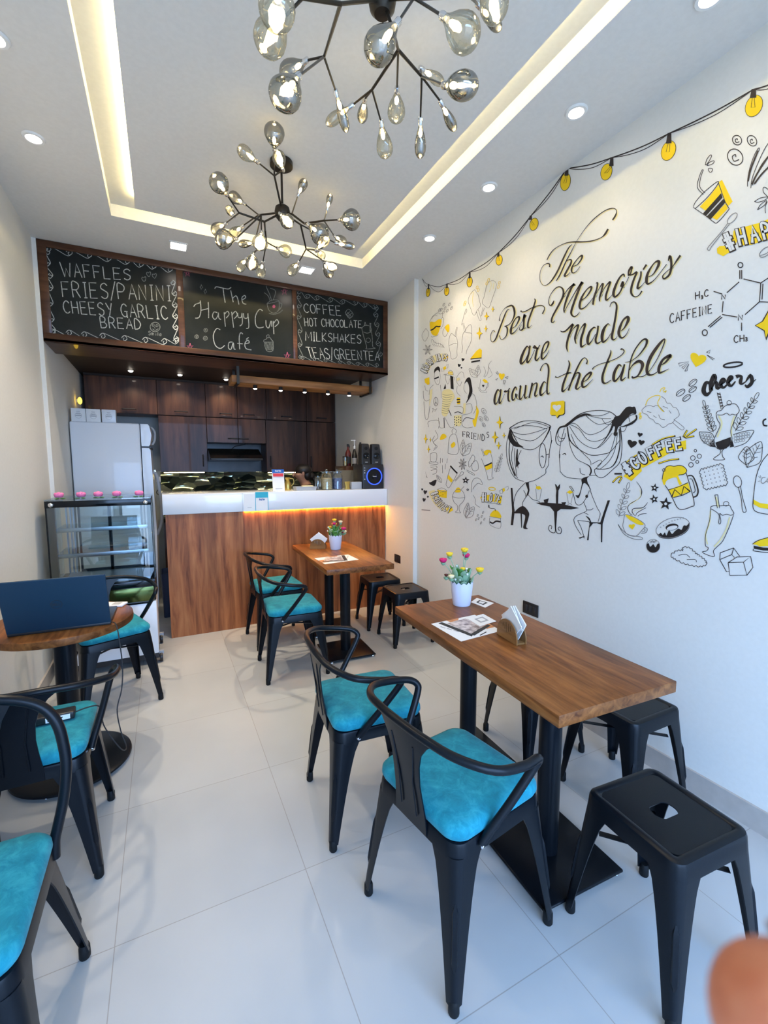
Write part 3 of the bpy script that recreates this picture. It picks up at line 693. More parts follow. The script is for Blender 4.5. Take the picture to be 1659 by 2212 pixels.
# standing payment sign
t = thing('payment_sign', 'standing payment sign with blue header and red strip on the counter', 'sign', (.965, 4.20, 1.236), R(4))
b = MB(); b.box(-.056, .056, -.003, .003, .002, .205, 0, 2, Matrix.Rotation(R(-6), 4, 'X')); b.box(-.056, .056, -.012, .060, 0, .004); obj('stand', b, 'paper', t)
def slab(parent, name, m, x0, x1, z0, z1, d=.0045):
    b = MB(); b.box(x0, x1, -.003-d, -.003, z0, z1); bmesh.ops.rotate(b.bm, verts=b.bm.verts, cent=(0, 0, .1035), matrix=Matrix.Rotation(R(-6), 3, 'X')); return obj(name, b, m, parent, False)
slab(t, 'header', 'paperblue', -.056, .056, .172, .205); slab(t, 'strip', 'paperred', -.048, .048, .138, .166)
q = flat_text('PAYTM', -.027, .027, .181, .195, -.0082, 'paper', t, wd=.003); q.data.transform(Matrix.Translation((0, 0, .1035)) @ Matrix.Rotation(R(-6), 4, 'X') @ Matrix.Translation((0, 0, -.1035)))
slab(t, 'lower_print', 'inkgrey', -.032, .032, .022, .027)

# ------------------------------------------------------------------ things on the counter
def jar(x, y, r, h, fillm, label, k=.8):
    t = thing('storage_jar', label, 'jar', (x, y, 1.236), 0, 'glass jars on the counter')
    b = MB(); b.lathe([(r*.9, 0), (r, .006), (r, h*.68), (r*.86, h*.76), (r*.72, h*.80), (r*.72, h*.84)], 24); obj('glass_body', b, 'jar', t)
    b = MB(); b.lathe([(r*.86, .006), (r*.93, .012), (r*.93, h*.68*k), (r*.5, h*.68*k+.006)], 20); obj('contents', b, fillm, t)
    b = MB(); b.lathe([(r*.78, h*.84), (r*.98, h*.86), (r*.98, h*.885), (r*.3, h*.90), (r*.16, h*.92), (r*.24, h*.96), (r*.14, h)], 20); obj('lid', b, 'jar', t)
jar(1.369, 4.26, .031, .150, 'darkplastic', 'small empty looking glass jar left of the sweets jar', .3)
jar(1.459, 4.26, .060, .205, 'nuts', 'glass jar of cream coloured sweets on the counter')
jar(1.575, 4.27, .054, .205, 'bluesweets', 'glass jar of blue wrapped sweets on the counter')
t = thing('serving_tray', 'grey patterned tray with folded paper on the counter, left of the jars', 'tray', (1.232, 4.245, 1.236))
b = MB(); b.rings([[(x, y, 0) for x, y in rrect(.095, .06, .01)], [(x, y, .038) for x, y in rrect(.105, .07, .012)], [(x, y, .038) for x, y in rrect(.101, .066, .012)], [(x, y, .004) for x, y in rrect(.092, .057, .01)]]); obj('tray_body', b, 'greyplastic', t)
b = MB(); b.box(-.03, .08, -.03, .03, .030, .046, .006); obj('folded_paper', b, 'creampetal', t)
t = thing('card_box', 'small light grey card box between the blue sweets jar and the loudspeakers', 'box', (1.765, 4.24, 1.236))
b = MB(); b.box(-.055, .055, -.03, .03, 0, .074, .002); obj('box_body', b, 'greyplastic', t)
t = thing('foil_pack', 'small gold foil pack beside the grey card box', 'packet', (1.676, 4.25, 1.236))
b = MB(); b.rings([[(x, y, 0) for x, y in rrect(.026, .016, .006)], [(x, y, .03) for x, y in rrect(.022, .014, .006)], [(x, y, .078) for x, y in rrect(.030, .004, .003)]]); obj('pack_body', b, 'gold', t)
t = thing('metal_jug', 'dull gold jug behind the standing payment sign', 'jug', (1.085, 4.33, 1.236))
b = MB(); b.lathe([(.030, 0), (.036, .02), (.030, .07), (.018, .10), (.026, .125)], 18); obj('jug_body', b, 'gold', t)
b = MB(); b.tube(crom([(.022, 0, .115), (.055, 0, .11), (.060, 0, .07), (.032, 0, .04)], 4), .004, 6); obj('handle', b, 'gold', t)
# loudspeakers
t = thing('subwoofer', 'black subwoofer with a blue light ring at the right end of the counter', 'loudspeaker', (1.945, 4.20, 1.236))
b = MB(); b.box(-.118, .118, 0, .26, .004, .252, .008); obj('cabinet', b, 'darkplastic', t)
FW = Matrix.Rotation(R(90), 3, 'X')
b = MB(); b.lathe([(.088, 0), (.088, .006), (.084, .008), (.080, .006), (.080, 0)], 40, (.012, 0, .128), FW); obj('light_ring', b, 'bluelight', t)
b = MB(); b.lathe([(.079, .002), (.060, -.004), (.034, -.002), (.030, .004), (.012, .010), (.0, .011)], 32, (.012, -.001, .128), FW); obj('woofer_cone', b, 'blackglass', t)
b = MB(); b.box(-.008, .032, -.0125, -.0115, .125, .131); obj('badge', b, 'inkgrey', t)
for z in (.215, .19, .165, .10): b = MB(); b.lathe([(.006, 0), (.006, .008), (.004, .009)], 12, (-.098, 0, z), FW); obj('control_knob', b, 'greyplastic', t)
def sat(x, label, rot):
    t = thing('satellite_speaker', label, 'loudspeaker', (x, 4.225, 1.488), rot, 'small speakers on the subwoofer')
    b = MB(); b.rings([[(a, c, 0) for a, c in rrect(.054, .045, .010)], [(a, c+.004, .11) for a, c in rrect(.050, .043, .010)], [(a, c+.010, .205) for a, c in rrect(.043, .038, .010)], [(a, c+.012, .212) for a, c in rrect(.035, .030, .008)]]); bmesh.ops.translate(b.bm, vec=(0, .05, 0), verts=b.bm.verts); obj('cabinet', b, 'darkplastic', t)
    b = MB(); b.lathe([(.034, .000), (.034, .008), (.028, .009), (.018, .003), (.010, .005), (.0, .009)], 26, (0, .010, .088), FW); obj('speaker_cone', b, 'greyplastic' if False else 'blackglass', t)
    b = MB(); b.lathe([(.017, .0), (.017, .006), (.010, .005), (.0, .009)], 20, (0, .016, .165), FW); obj('tweeter', b, 'blackglass', t)
    b = MB(); b.box(-.014, .014, .003, .007, .020, .025); obj('badge', b, 'paper', t)
sat(1.883, 'small black speaker on the subwoofer, the left one', R(4)); sat(1.998, 'small black speaker on the subwoofer, the right one by the wall', R(-3))
# ------------------------------------------------------------------ kitchen wall units
YK = 5.65
def cabinet(label, x0, x1, z0, z1, handle, name='wall_cabinet'):
    t = thing(name, label, 'cabinet', (x0, YK, z0), 0, 'dark wood kitchen wall cabinets')
    w, h = x1-x0, z1-z0
    b = MB(); b.box(.001, w-.001, .019, .345, 0, h); obj('body', b, 'cabwood', t)
    b = MB(); b.box(.002, w-.002, 0, .018, .002, h-.002, .0015, 1); d = obj('door', b, 'cabwood', t)
    hx, hz, up = handle
    b = MB()
    if up: b.tube([(hx, .001, hz-.065), (hx, -.024, hz-.06), (hx, -.024, hz+.06), (hx, .001, hz+.065)], .006, 8)
    else: b.tube([(hx-.065, .001, hz), (hx-.06, -.024, hz), (hx+.06, -.024, hz), (hx+.065, .001, hz)], .006, 8)
    obj('handle', b, 'ink', d)
TOPX = [-.70, -.024, .478, .832, 1.172, 1.680, 2.068]
for i, (l, hx) in enumerate((('wide upper cabinet above the fridge, at the far left', .40), ('upper cabinet second from the left, above the tall unit beside the fridge', .24), ('upper cabinet third from the left, above the cooker hood left half', .22), ('upper cabinet above the cooker hood right half', .13), ('upper cabinet second from the right, behind the hanging plank', .25), ('upper cabinet at the right end, against the right wall', .20))):
    cabinet(l, TOPX[i], TOPX[i+1], 2.046, 2.425, (hx, .045, False))
cabinet('tall lower wall cabinet between the fridge and the cooker hood', -.022, .478, 1.410, 2.040, (.45, .13, True))
cabinet('short lower wall cabinet above the hood, left one', .480, .830, 1.752, 2.040, (.30, .05, False))
cabinet('short lower wall cabinet above the hood, right one', .832, 1.158, 1.752, 2.040, (.05, .05, False))
cabinet('tall lower wall cabinet right of the cooker hood', 1.160, 1.678, 1.402, 2.040, (.05, .13, True))
cabinet('tall lower wall cabinet at the right end by the right wall', 1.680, 2.068, 1.402, 2.040, (.05, .13, True))
b = MB(); b.box(-.70, 2.068, YK+.02, YB, 2.427, 2.452); struct('trim_1', b, 'kitchenceil')
t = thing('under_cabinet_light', 'warm strip light under the tall cabinet beside the fridge', 'strip light', (.22, 5.72, 1.404), 0, 'under cabinet strip lights')
b = MB(); b.box(-.21, .22, -.012, .012, -.006, 0); obj('led_strip', b, emis('under cabinet strip', (1, .80, .42), 22), t, False)
dup(t, (1.40, 5.72, 1.396), 0, 'warm strip light under the tall cabinet right of the hood')
t = thing('cooker_hood', 'black glass cooker hood between the wall cabinets', 'cooker hood', (.77, 5.65, 1.53))
b = MB(); b.rings([[(x*.29, y, z) for y, z in ((.0, .0), (-.30, .018), (-.305, .035), (-.02, .150), (.33, .150), (.33, 0))] for x in (-1, 1)]); obj('hood_body', b, 'blackglass', t)
b = MB(); b.box(-.285, .285, -.309, -.300, .010, .034, .002); obj('control_strip', b, 'darkplastic', t)
b = MB(); b.tube(crom([(-.02, -.02, .15), (.03, .05, .185), (.10, .10, .20), (.16, .14, .215)], 4), .005, 6); obj('power_cord', b, 'ink', t)
b = MB(); b.box(.478, 1.160, YB-.012, YB, 1.404, 1.755); struct('trim_2', b, noise_mat('dark grey wall tile', (.05, .055, .058), (.07, .075, .08), 6, .35))
b = MB(); b.box(-.03, 2.075, YB-.014, YB, .9, 1.404); struct('trim_3', b, 'mirrortile')
b = MB(); b.box(-.02, 2.07, 5.42, YB-.016, .86, .90, .004); tag(obj('kitchen_worktop', b, 'blackglass'), 'dark worktop along the kitchen back wall under the mirror tiles', 'worktop')
for k, (x0, x1) in enumerate(((-.02, .675), (.677, 1.372), (1.374, 2.07))):
    t = thing('base_cabinet', ('base cabinet at the left end', 'middle base cabinet', 'base cabinet at the right end')[k]+' under the kitchen worktop', 'cabinet', (x0, 5.46, 0), 0, 'kitchen base cabinets')
    b = MB(); b.box(0, x1-x0, .02, .54, .08, .858); obj('body', b, 'cabwood', t)
    b = MB(); b.box(.003, x1-x0-.003, 0, .019, .085, .855); d = obj('door', b, 'cabwood', t)
    b = MB(); b.tube([(.06, 0, .78), (.06, -.02, .78), (.20, -.02, .78), (.20, 0, .78)], .006, 6); obj('handle', b, 'ink', d)
# small things seen against the mirror tiles
for x, l, m_, h in ((.10, 'small steel pot at the left end of the kitchen worktop', 'steel', .15), (.38, 'green bottle on the kitchen worktop', 'leaf', .27), (.62, 'wide steel pan on the kitchen worktop under the hood', 'steel', .12), (.95, 'steel kettle on the kitchen worktop under the hood', 'steel', .20)):
    t = thing('kitchen_pot', l, 'pot', (x, 5.66, .90))
    b = MB(); r_ = .045 if h > .25 else .085; b.lathe([(r_*.85, 0), (r_, .01), (r_, h*.8), (r_*.75, h*.92), (r_*.2, h)], 20); obj('pot_body', b, m_, t)
    b = MB(); b.ball((0, 0, h+.008), .012, 8); obj('lid_knob', b, 'ink', t)
# socket with hanging cable on the back wall beside the counter
t = thing('wall_socket_cable', 'black cable hanging from a socket on the yellow lit wall beside the fridge', 'cable', (-.05, 6.015, 1.32))
b = MB(); b.box(-.03, .03, -.008, 0, -.03, .03, .003); obj('socket', b, 'white', t)
b = MB(); b.tube(crom([(0, -.015, -.01), (.01, -.03, -.08), (-.03, -.03, -.16), (.02, -.03, -.22), (0, -.02, -.34)], 5), .005, 6); obj('cord', b, 'ink', t)

# shelf and bottles on the right kitchen wall
t = thing('bottle_shelf', 'dark wood shelf on the right kitchen wall holding bottles', 'shelf', (1.97, 4.95, 1.425))
b = MB(); b.box(-.125, .104, -.25, .12, 0, .046, .002); obj('board', b, 'cabwood', t)
def bottle(x, y, h, r, m_, label, cap='ink', pump=False):
    t = thing('syrup_bottle', label, 'bottle', (x, y, 1.472), 0, 'bottles on the wall shelf')
    b = MB(); b.lathe([(r*.92, 0), (r, .008), (r, h*.55), (r*.8, h*.66), (r*.38, h*.78), (r*.36, h*.9)], 18); obj('bottle_body', b, m_, t)
    b = MB(); b.lathe([(r*1.01, h*.12), (r*1.015, h*.125), (r*1.015, h*.42), (r*1.01, h*.425)], 18); obj('paper_label', b, 'ink' if m_ != 'bottleblack' else 'inkgrey', t)
    b = MB(); b.lathe([(r*.42, h*.89), (r*.45, h*.90), (r*.45, h), (r*.3, h*1.005)], 14); obj('cap', b, cap, t)
    if pump:
        b = MB(); b.lathe([(r*.5, h), (r*.42, h*1.02), (r*.16, h*1.12), (.005, h*1.14), (.005, h*1.32)], 12); b.box(-.045, .012, -.008, .008, h*1.32, h*1.36, .003); obj('pump', b, 'white', t)
bottle(1.920, 4.83, .25, .034, 'redliquid', 'dark red syrup bottle at the left end of the wall shelf')
bottle(1.968, 4.93, .24, .028, 'jar', 'clear bottle on the wall shelf beside the dark red one')
bottle(2.000, 4.83, .22, .030, 'bottleblack', 'bottle with a tall white pump on the wall shelf', 'white', True)
bottle(2.040, 4.93, .25, .028, 'bottleblack', 'black bottle right of the white pump bottle')
bottle(2.048, 4.77, .27, .026, 'bottleblack', 'black bottle behind the left small speaker')
t = thing('candle_glass', 'slim green gold glass with metal rim at the shelf end, left of the bottles', 'glass', (1.872, 4.80, 1.472))
b = MB(); b.lathe([(.024, 0), (.026, .004), (.028, .09), (.029, .104), (.026, .104), (.024, .01)], 18); obj('glass_body', b, 'jar', t)
b = MB(); b.lathe([(.030, .10), (.031, .102), (.031, .110), (.029, .111)], 18); obj('metal_rim', b, 'brass', t)
b = MB(); b.lathe([(.020, .006), (.021, .06), (.0, .062)], 14); obj('wax', b, 'gold', t)

# ------------------------------------------------------------------ fridge
t = thing('fridge', 'white two door fridge standing sideways behind the glass display case', 'fridge', (-.728, 4.84, 0))
b = MB(); b.box(0, .548, 0, .60, .05, 1.872, .012, 3); obj('body', b, 'fridge', t)
def fdoor(z0, z1, name):
    b = MB(); rg = []
    for z, k in ((z0, .0), (z0+.02, .012), ((z0+z1)/2, .030 if z1-z0 > .5 else .026), (z1-.02, .012), (z1, .0)):
        rg.append([(.556, .004, z), (.556, .596, z), (.618+k, .59, z), (.628+k, .30, z), (.618+k, .010, z)])
    b.rings(rg); return obj(name, b, 'fridge', t)
d1 = fdoor(1.662, 1.870, 'freezer_door'); d2 = fdoor(.07, 1.645, 'main_door')
b = MB(); b.box(.548, .640, .006, .594, 1.646, 1.661); obj('door_seal', b, 'darkplastic', t)
b = MB(); b.tube(crom([(.640, .06, 1.42), (.672, .06, 1.38), (.690, .06, 1.22), (.700, .06, 1.08), (.690, .06, .92), (.648, .06, .80)], 5), .014, 8); obj('handle', b, 'greyplastic', d2)
b = MB(); b.box(.640, .668, .055, .075, 1.395, 1.44, .004); obj('handle_cap', b, 'chrome', d2)
b = MB(); b.tube(crom([(.645, .05, 1.845), (.672, .05, 1.80), (.668, .05, 1.72), (.645, .05, 1.68)], 4), .010, 8); obj('handle', b, 'greyplastic', d1)
for k, (x, l) in enumerate(((-.66, 'white gift box on the fridge, leftmost of three'), (-.546, 'white gift box on the fridge, middle of three'), (-.425, 'white gift box on the fridge, right one with a bluish front'))):
    t = thing('gift_box', l, 'box', (x, 4.93, 1.873), 0, 'white boxes on the fridge')
    b = MB(); b.box(-.055, .055, -.055, .055, 0, .118, .002); obj('box_body', b, 'paper' if k < 2 else 'fridge', t)
    b = MB(); b.lathe([(.026, 0), (.024, 0)], 24, (0, -.056, .055), FW, False); b.box(-.022, .022, -.0565, -.0555, .050, .058); b.box(-.016, .016, -.0565, -.0555, .066, .072); b.box(-.014, .014, -.0565, -.0555, .088, .092); obj('emblem', b, 'inkgrey', t, False)
t = thing('wall_spotlight', 'small glowing yellow spotlight on the left wall above the gift boxes', 'wall lamp', (-.737, 5.35, 2.115))
b = MB(); b.tube([(0, 0, 0), (.03, 0, 0)], .018, 12); obj('lamp_body', b, 'greyplastic', t)
b = MB(); b.ball((.035, -.01, 0), .034, 14, (.55, .7, 1)); obj('lamp_face', b, 'sconce', t)
t = thing('waste_bin', 'dark navy bin on the floor between the fridge and the counter end', 'bin', (.006, 4.86, 0))
b = MB(); b.rings([[(x, y, 0) for x, y in rrect(.062, .12, .02)], [(x, y, .44) for x, y in rrect(.070, .14, .025)], [(x, y, .44) for x, y in rrect(.064, .134, .02)], [(x, y, .02) for x, y in rrect(.056, .114, .02)]]); obj('bin_body', b, 'navy', t)

# ------------------------------------------------------------------ glass display case
dc = thing('display_case', 'black framed glass pastry display case beside the left wall, before the fridge', 'display case', (-.40, 3.62, 0), 0)
HX, DP = .312, .50
b = MB(); b.box(-HX, HX, 0, DP, .085, .485, .006); obj('base_cabinet', b, 'fridge', dc)
b = MB(); b.box(-HX+.004, HX-.03, -.004, .0, .485-.012, .485); b.box(-HX, HX, -.006, DP+.004, .600, .648, .003); b.box(-HX, HX, .006, DP-.01, .49, .60, .004); obj('black_trim', b, 'blackglass', dc)
b = MB(); b.box(-HX+.05, HX-.01, -.004, .0055, .492, .596, .002); obj('mirrored_panel', b, 'olive', dc)
b = MB(); b.box(-HX, HX, .01, DP-.01, .045, .085); obj('plinth', b, 'darkplastic', dc)
b = MB(); b.box(-HX, -HX+.052, .0, .030, .648, 1.236); obj('side_post', b, 'blackglass', dc)
b = MB(); b.box(HX-.030, HX, .0, .020, .648, 1.236); b.box(HX-.012, HX, .0, DP, .648, .66); obj('side_post', b, 'blackglass', dc)
b = MB(); b.box(-HX, HX, -.006, -.0005, 1.195, 1.238, .001); b.box(-HX, -HX+.02, 0, DP, 1.206, 1.238); b.box(HX-.02, HX, 0, DP, 1.206, 1.238); obj('top_band', b, 'blackglass', dc)
b = MB(); b.box(-HX, HX, -.008, DP, 1.240, 1.248, .001, 1); obj('glass_top', b, 'glass', dc)
b = MB(); b.box(-HX+.01, HX-.004, -.006, -.0005, .650, 1.194, .001, 1); obj('front_glass', b, 'glass', dc)
for s in (-1, 1):
    b = MB(); b.box(s*HX-.003, s*HX+.003, .03, DP-.03, .65, 1.205); obj('side_glass', b, 'glass', dc)
for z in (.855, 1.032):
    b = MB(); b.box(-HX+.03, HX-.02, .03, DP-.07, z, z+.006); sh = obj('glass_shelf', b, 'glass', dc)
    b = MB(); b.box(-HX+.03, HX-.02, .022, .034, z-.010, z+.018, .002); obj('front_rail', b, 'steel', sh)
for x0, x1 in ((-.20, .01), (.005, .235)):
    b = MB(); y = DP-.05
    for q in ((x0, x0+.014, .66, 1.20), (x1-.014, x1, .66, 1.20), (x0, x1, .66, .68), (x0, x1, 1.186, 1.20)): b.box(q[0], q[1], y, y+.012, q[2], q[3])
    r_ = obj('rear_door', b, 'darkplastic', dc)
    b = MB(); b.box(x0+.013, x1-.013, y+.003, y+.008, .678, 1.188); obj('pane', b, 'glass', r_)
b = MB(); b.box(-HX+.05, HX-.03, .04, DP-.06, .6485, .664); obj('deck_tray', b, 'steel', dc)
for x in (-.27, -.245, -.225): b = MB(); b.box(x, x+.008, DP-.09, DP-.06, .65, 1.2); obj('rear_upright', b, 'steel', dc)
for s in (-1, 1):
    b = MB(); b.lathe([(.014, 0), (.014, .010), (.010, .013)], 20, (s*(HX-.035), -.006, 1.214), FW); obj('chrome_knob', b, 'chrome', dc)
for sx in (-1, 1):
    for y in (.05, DP-.05):
        b = MB(); b.lathe([(.034, -.011), (.036, -.006), (.036, .006), (.034, .011)], 20, (sx*(HX+.012) if sx > 0 else -HX+.04, y, .036), Matrix.Rotation(R(90), 3, 'Y')); c_ = obj('caster', b, 'darkplastic', dc)
        b = MB(); b.lathe([(.016, -.0125), (.016, .0125)], 14, (sx*(HX+.012) if sx > 0 else -HX+.04, y, .036), Matrix.Rotation(R(90), 3, 'Y')); b.box((HX-.02) if sx > 0 else -HX+.03, (HX+.03) if sx > 0 else -HX+.05, y-.014, y+.014, .062, .086); obj('fork', b, 'greyplastic', c_)
def petals(b, c, r, seed, layers=3):
    rn = random.Random(seed)
    b.ball(c, r*.42, 10, (1, 1, 1.1))
    for L in range(layers):
        n = 4+L; rr = r*(.45+.27*L)
        for k in range(n):
            a = 2*PI*(k+L*.5)/n+rn.uniform(-.2, .2)
            q = Matrix.Rotation(a, 4, 'Z') @ Matrix.Rotation(R(52-20*L), 4, 'Y')
            b.ball(Vector(c)+Vector((math.cos(a)*rr*.55, math.sin(a)*rr*.55, r*(.10-.10*L))), r*.5, 8, (.30, .85, .75), q)
for k, (u, v, l) in enumerate(((128, 1083, 'leftmost of the row, nearest the wall'), (176, 1082, 'second from the left'), (213, 1081, 'middle one of five'), (253, 1079, 'fourth from the left'), (301, 1075, 'rightmost of the row, nearest the fridge handle'))):
    P = on_z(u, v, 1.249)
    y = max(3.625, min(4.05, P.y)); x = on_y(u, v, 3.68).x
    t = thing('artificial_rose', 'pink artificial rose on the display case, '+l, 'flower', (x, 3.68, 1.2483), k*1.3, 'pink roses on the display case')
    b = MB(); petals(b, (0, 0, .030), .040, k); obj('petals', b, 'rosepink', t)
    b = MB()
    for a in (0, 2.1, 4.2): b.ball((.022*math.cos(a), .022*math.sin(a), .004), .018, 8, (1, .5, .2), Matrix.Rotation(a, 4, 'Z'))
    obj('leaves', b, 'leaf', t)

# ------------------------------------------------------------------ things on the tables
def flower_pot(label, loc, rot, heads, seed):
    rn = random.Random(seed)
    t = thing('flower_pot', label, 'plant pot', loc, rot, 'flower pots on the tables')
    b = MB(); N = 56
    def ring(r0, z, zig=0): return [((r0)*math.cos(2*PI*k/N), (r0)*math.sin(2*PI*k/N), z+(zig if k % 4 == 2 else zig*.5 if k % 2 else 0)) for k in range(N)]
    b.rings([ring(.044, 0), ring(.046, .004), ring(.055, .085), ring(.0585, .118, .011), ring(.0565, .118, .011), ring(.054, .085), ring(.050, .06)]); obj('pot', b, 'pot', t, ang=50)
    b = MB(); b.lathe([(.0, .098), (.052, .098)], 16); obj('foam_filling', b, 'leaf', t)
    for (x, y, z, m_, r) in heads:
        b = MB(); petals(b, (x, y, z), r*1.3, rn.randint(0, 99), 2); f_ = obj('flower_head', b, m_, t)
        b = MB(); b.tube(crom([(x*.25, y*.25, .10), (x*.6, y*.6, .10+(z-.10)*.55), (x, y, z-.008)], 4), .0022, 5); b.lathe([(.003, 0), (.012, .008), (.014, .016)], 8, (x, y, z-.026)); obj('stem', b, 'leafpale', f_)
    b = MB()
    for k in range(38):
        a = rn.uniform(0, 2*PI); r = rn.uniform(.02, .062); z = rn.uniform(.115, .185); sz = rn.uniform(.019, .033)
        b.mi = 0 if rn.random() < .65 else 1
        b.ball((r*math.cos(a), r*math.sin(a), z), sz, 8, (.16, .62, 1.0), Matrix.Rotation(a, 4, 'Z') @ Matrix.Rotation(rn.uniform(.1, 1.2), 4, 'Y'))
        b.tube([(r*.4*math.cos(a), r*.4*math.sin(a), .10), (r*math.cos(a), r*math.sin(a), z)], .0014, 4)
    obj('foliage', b, ['leaf', 'leafpale'], t)
    b = MB()
    for k in range(16):
        a = rn.uniform(0, 2*PI); r = rn.uniform(.02, .07); b.ball((r*math.cos(a), r*math.sin(a), rn.uniform(.14, .20)), .0055, 6)
    obj('tiny_blossoms', b, 'paper', t)
ZT = .7425
flower_pot('lilac pot of pink and yellow flowers on the front table', (1.372, 1.868, ZT), 0, [(-.098, .03, .238, 'pinkpetal', .025), (-.045, .05, .262, 'yellowpetal', .022), (.022, .01, .285, 'yellowpetal', .024), (.055, .04, .248, 'pinkpetal', .024), (.088, -.035, .182, 'yellowpetal', .026), (-.088, -.03, .165, 'creampetal', .020), (-.01, -.02, .195, 'yellowpetal', .016), (-.105, -.01, .170, 'redliquid', .013)], 3)
flower_pot('lilac pot of pink and yellow flowers on the back table by the counter', (1.332, 3.672, ZT), .8, [(-.05, -.10, .19, 'pinkpetal', .027), (-.02, -.06, .245, 'creampetal', .022), (.05, .03, .250, 'yellowpetal', .023), (.09, .05, .205, 'yellowpetal', .028), (.02, .02, .22, 'pinkpetal', .022), (.03, -.065, .145, 'pinkpetal', .023), (-.01, -.095, .16, 'creampetal', .02), (.085, .09, .18, 'yellowpetal', .018)], 9)
def napkin_holder(label, loc, rot):
    t = thing('napkin_holder', label, 'napkin holder', loc, rot, 'napkin holders on the tables')
    H, Rr = .086, .070
    prof = [(-Rr, 0)]+[(-Rr*math.cos(R(a))*1.0, .016+(H-.016)*math.sin(R(a))) for a in range(0, 181, 10)]+[(Rr, 0)]
    slots = [[(x-.0016, z0), (x+.0016, z0), (x+.0016, z1), (x-.0016, z1)] for x, z0, z1 in ((-.026, .050, .068), (-.013, .042, .072), (0, .034, .074), (.013, .036, .072), (.026, .044, .066))]
    for y in (-.024, .019):
        b = MB(); b.plate(prof, slots, 0, .005); b.bm.transform(Matrix.Translation((0, y+.005, 0)) @ Matrix.Rotation(R(90), 4, 'X')); obj('side_panel', b, 'bamboo', t)
    b = MB(); b.box(-Rr+.004, Rr-.004, -.0185, .0185, .0, .006); obj('base', b, 'bamboo', t)
    for k, (dx, a, y0) in enumerate(((.012, 40, -.010), (.0, 52, 0.0), (.02, 34, .010))):
        b = MB(); b.box(-.052, .052, -.0022, .0022, -.052, .052, .001, 1, Matrix.Rotation(R(a), 4, 'Y')); bmesh.ops.translate(b.bm, vec=(dx, y0, .072), verts=b.bm.verts)
        for v in b.bm.verts: v.co.z = max(v.co.z, .007); v.co.x = max(-.078, min(.082, v.co.x))
        obj('napkin', b, 'paper', t)
napkin_holder('bamboo napkin holder on the front table beside the menu', (1.277, 1.388, ZT), R(-97))
napkin_holder('bamboo napkin holder on the back table beside the flower pot', (1.205, 3.772, ZT), R(-28))
def menu(label, Q, z, flip=False):
    t = thing('menu_sheet', label, 'menu', (0, 0, 0), 0, 'menus on the tables')
    Q = [Vector((x, y, 0)) for x, y in Q]
    def P(u, v): return Q[0].lerp(Q[1], u).lerp(Q[3].lerp(Q[2], u), v)
    lay = [0]
    def pane(name, m_, pts, h):
        b = MB(); b.poly([P(u, v)+Vector((0, 0, z+h)) for u, v in pts], .0003 if h else .0006, (0, 0, 1)); return obj(name, b, m_, t, False)
    pane('sheet', 'paper', [(0, 0), (1, 0), (1, 1), (0, 1)], 0)
    pane('orange_print', 'orangeprint', [(.66, .40), (1, .40), (1, .78), (.80, .78)], .0007)
    pane('orange_print', 'orangeprint', [(.34, .0), (.62, 0), (.55, .10), (.36, .12)], .0007)
    pane('dark_band', 'ink', [(.13, .05), (.22, .03), (.40, .86), (.31, .93)], .0008)
    pane('dark_band', 'ink', [(.34, .82), (.94, .60), (.97, .68), (.38, .92)], .0009)
    pane('food_photo', 'photoprint', [(.27, .14), (.72, .10), (.90, .60), (.38, .82)], .0011)
    for k in range(4): pane('text_lines', 'inkgrey', [(.06+k*.06, .22+k*.14), (.09+k*.06, .22+k*.14), (.12+k*.06, .34+k*.14), (.09+k*.06, .34+k*.14)], .0008)
    pane('text_lines', 'ink', [(.48, .95), (.70, .88), (.70, .91), (.48, .98)], .0008)
    return t
menu('printed menu sheet on the front table under the napkin holder side', [(1.072, 1.690), (1.330, 1.702), (1.300, 1.478), (1.072, 1.458)], .7424)
menu('printed menu sheet on the back table', [(1.338, 3.388), (1.043, 3.369), (1.047, 3.121), (1.337, 3.161)], .7424)
def small_card(label, Q, z, m_='inkgrey'):
    t = thing('info_card', label, 'card', (0, 0, 0)); Q = [Vector((x, y, z)) for x, y in Q]
    b = MB(); b.poly(Q, .0008, (0, 0, 1)); obj('card', b, 'paper', t, False)
    c = sum(Q, Vector())/4
    for k, (f0, f1) in enumerate(((.50, .46), (.30, .24))):
        b = MB(); b.poly([c+(q-c)*(f0 if k == 0 else f0)+Vector((0, 0, .0010+k*.0003)) for q in Q], .0002, (0, 0, 1)); obj('print', b, 'paper' if k else m_, t, False)
small_card('small printed card on the front table behind the flower pot', [(1.439, 1.877), (1.515, 1.924), (1.539, 1.809), (1.447, 1.768)], .7424, 'ink')
small_card('small white card lying on the menu of the front table', [(1.262, 1.672), (1.372, 1.690), (1.360, 1.580), (1.250, 1.562)], .7442)
# laptop on the round table
lp = thing('laptop', 'open dark navy laptop on the round table, back of its lid to the camera', 'laptop', (-.437, 2.345, .7425), R(-1.5))
b = MB(); b.box(-.19, .19, .0, .252, .001, .017, .004); base = obj('keyboard_base', b, 'darkplastic', lp)
b = MB()
for r_ in range(5):
    for c_ in range(14): b.box(-.165+c_*.0237, -.165+c_*.0237+.020, .045+r_*.023, .045+r_*.023+.019, .017, .0185)
obj('keys', b, 'ink', base)
b = MB(); b.box(-.05, .05, .175, .24, .0168, .0174); obj('trackpad', b, 'greyplastic', base)
lid = MB(); lid.box(-.191, .191, -.009, 0, 0, .256, .004, 3)
LT = Matrix.Translation((0, .008, .014)) @ Matrix.Rotation(R(19), 4, 'X'); lid.bm.transform(LT); ld = obj('lid', lid, 'laptop', lp)
b = MB(); b.box(-.18, .18, 0, .0012, .012, .246); b.bm.transform(LT); obj('screen', b, 'blackglass', ld)
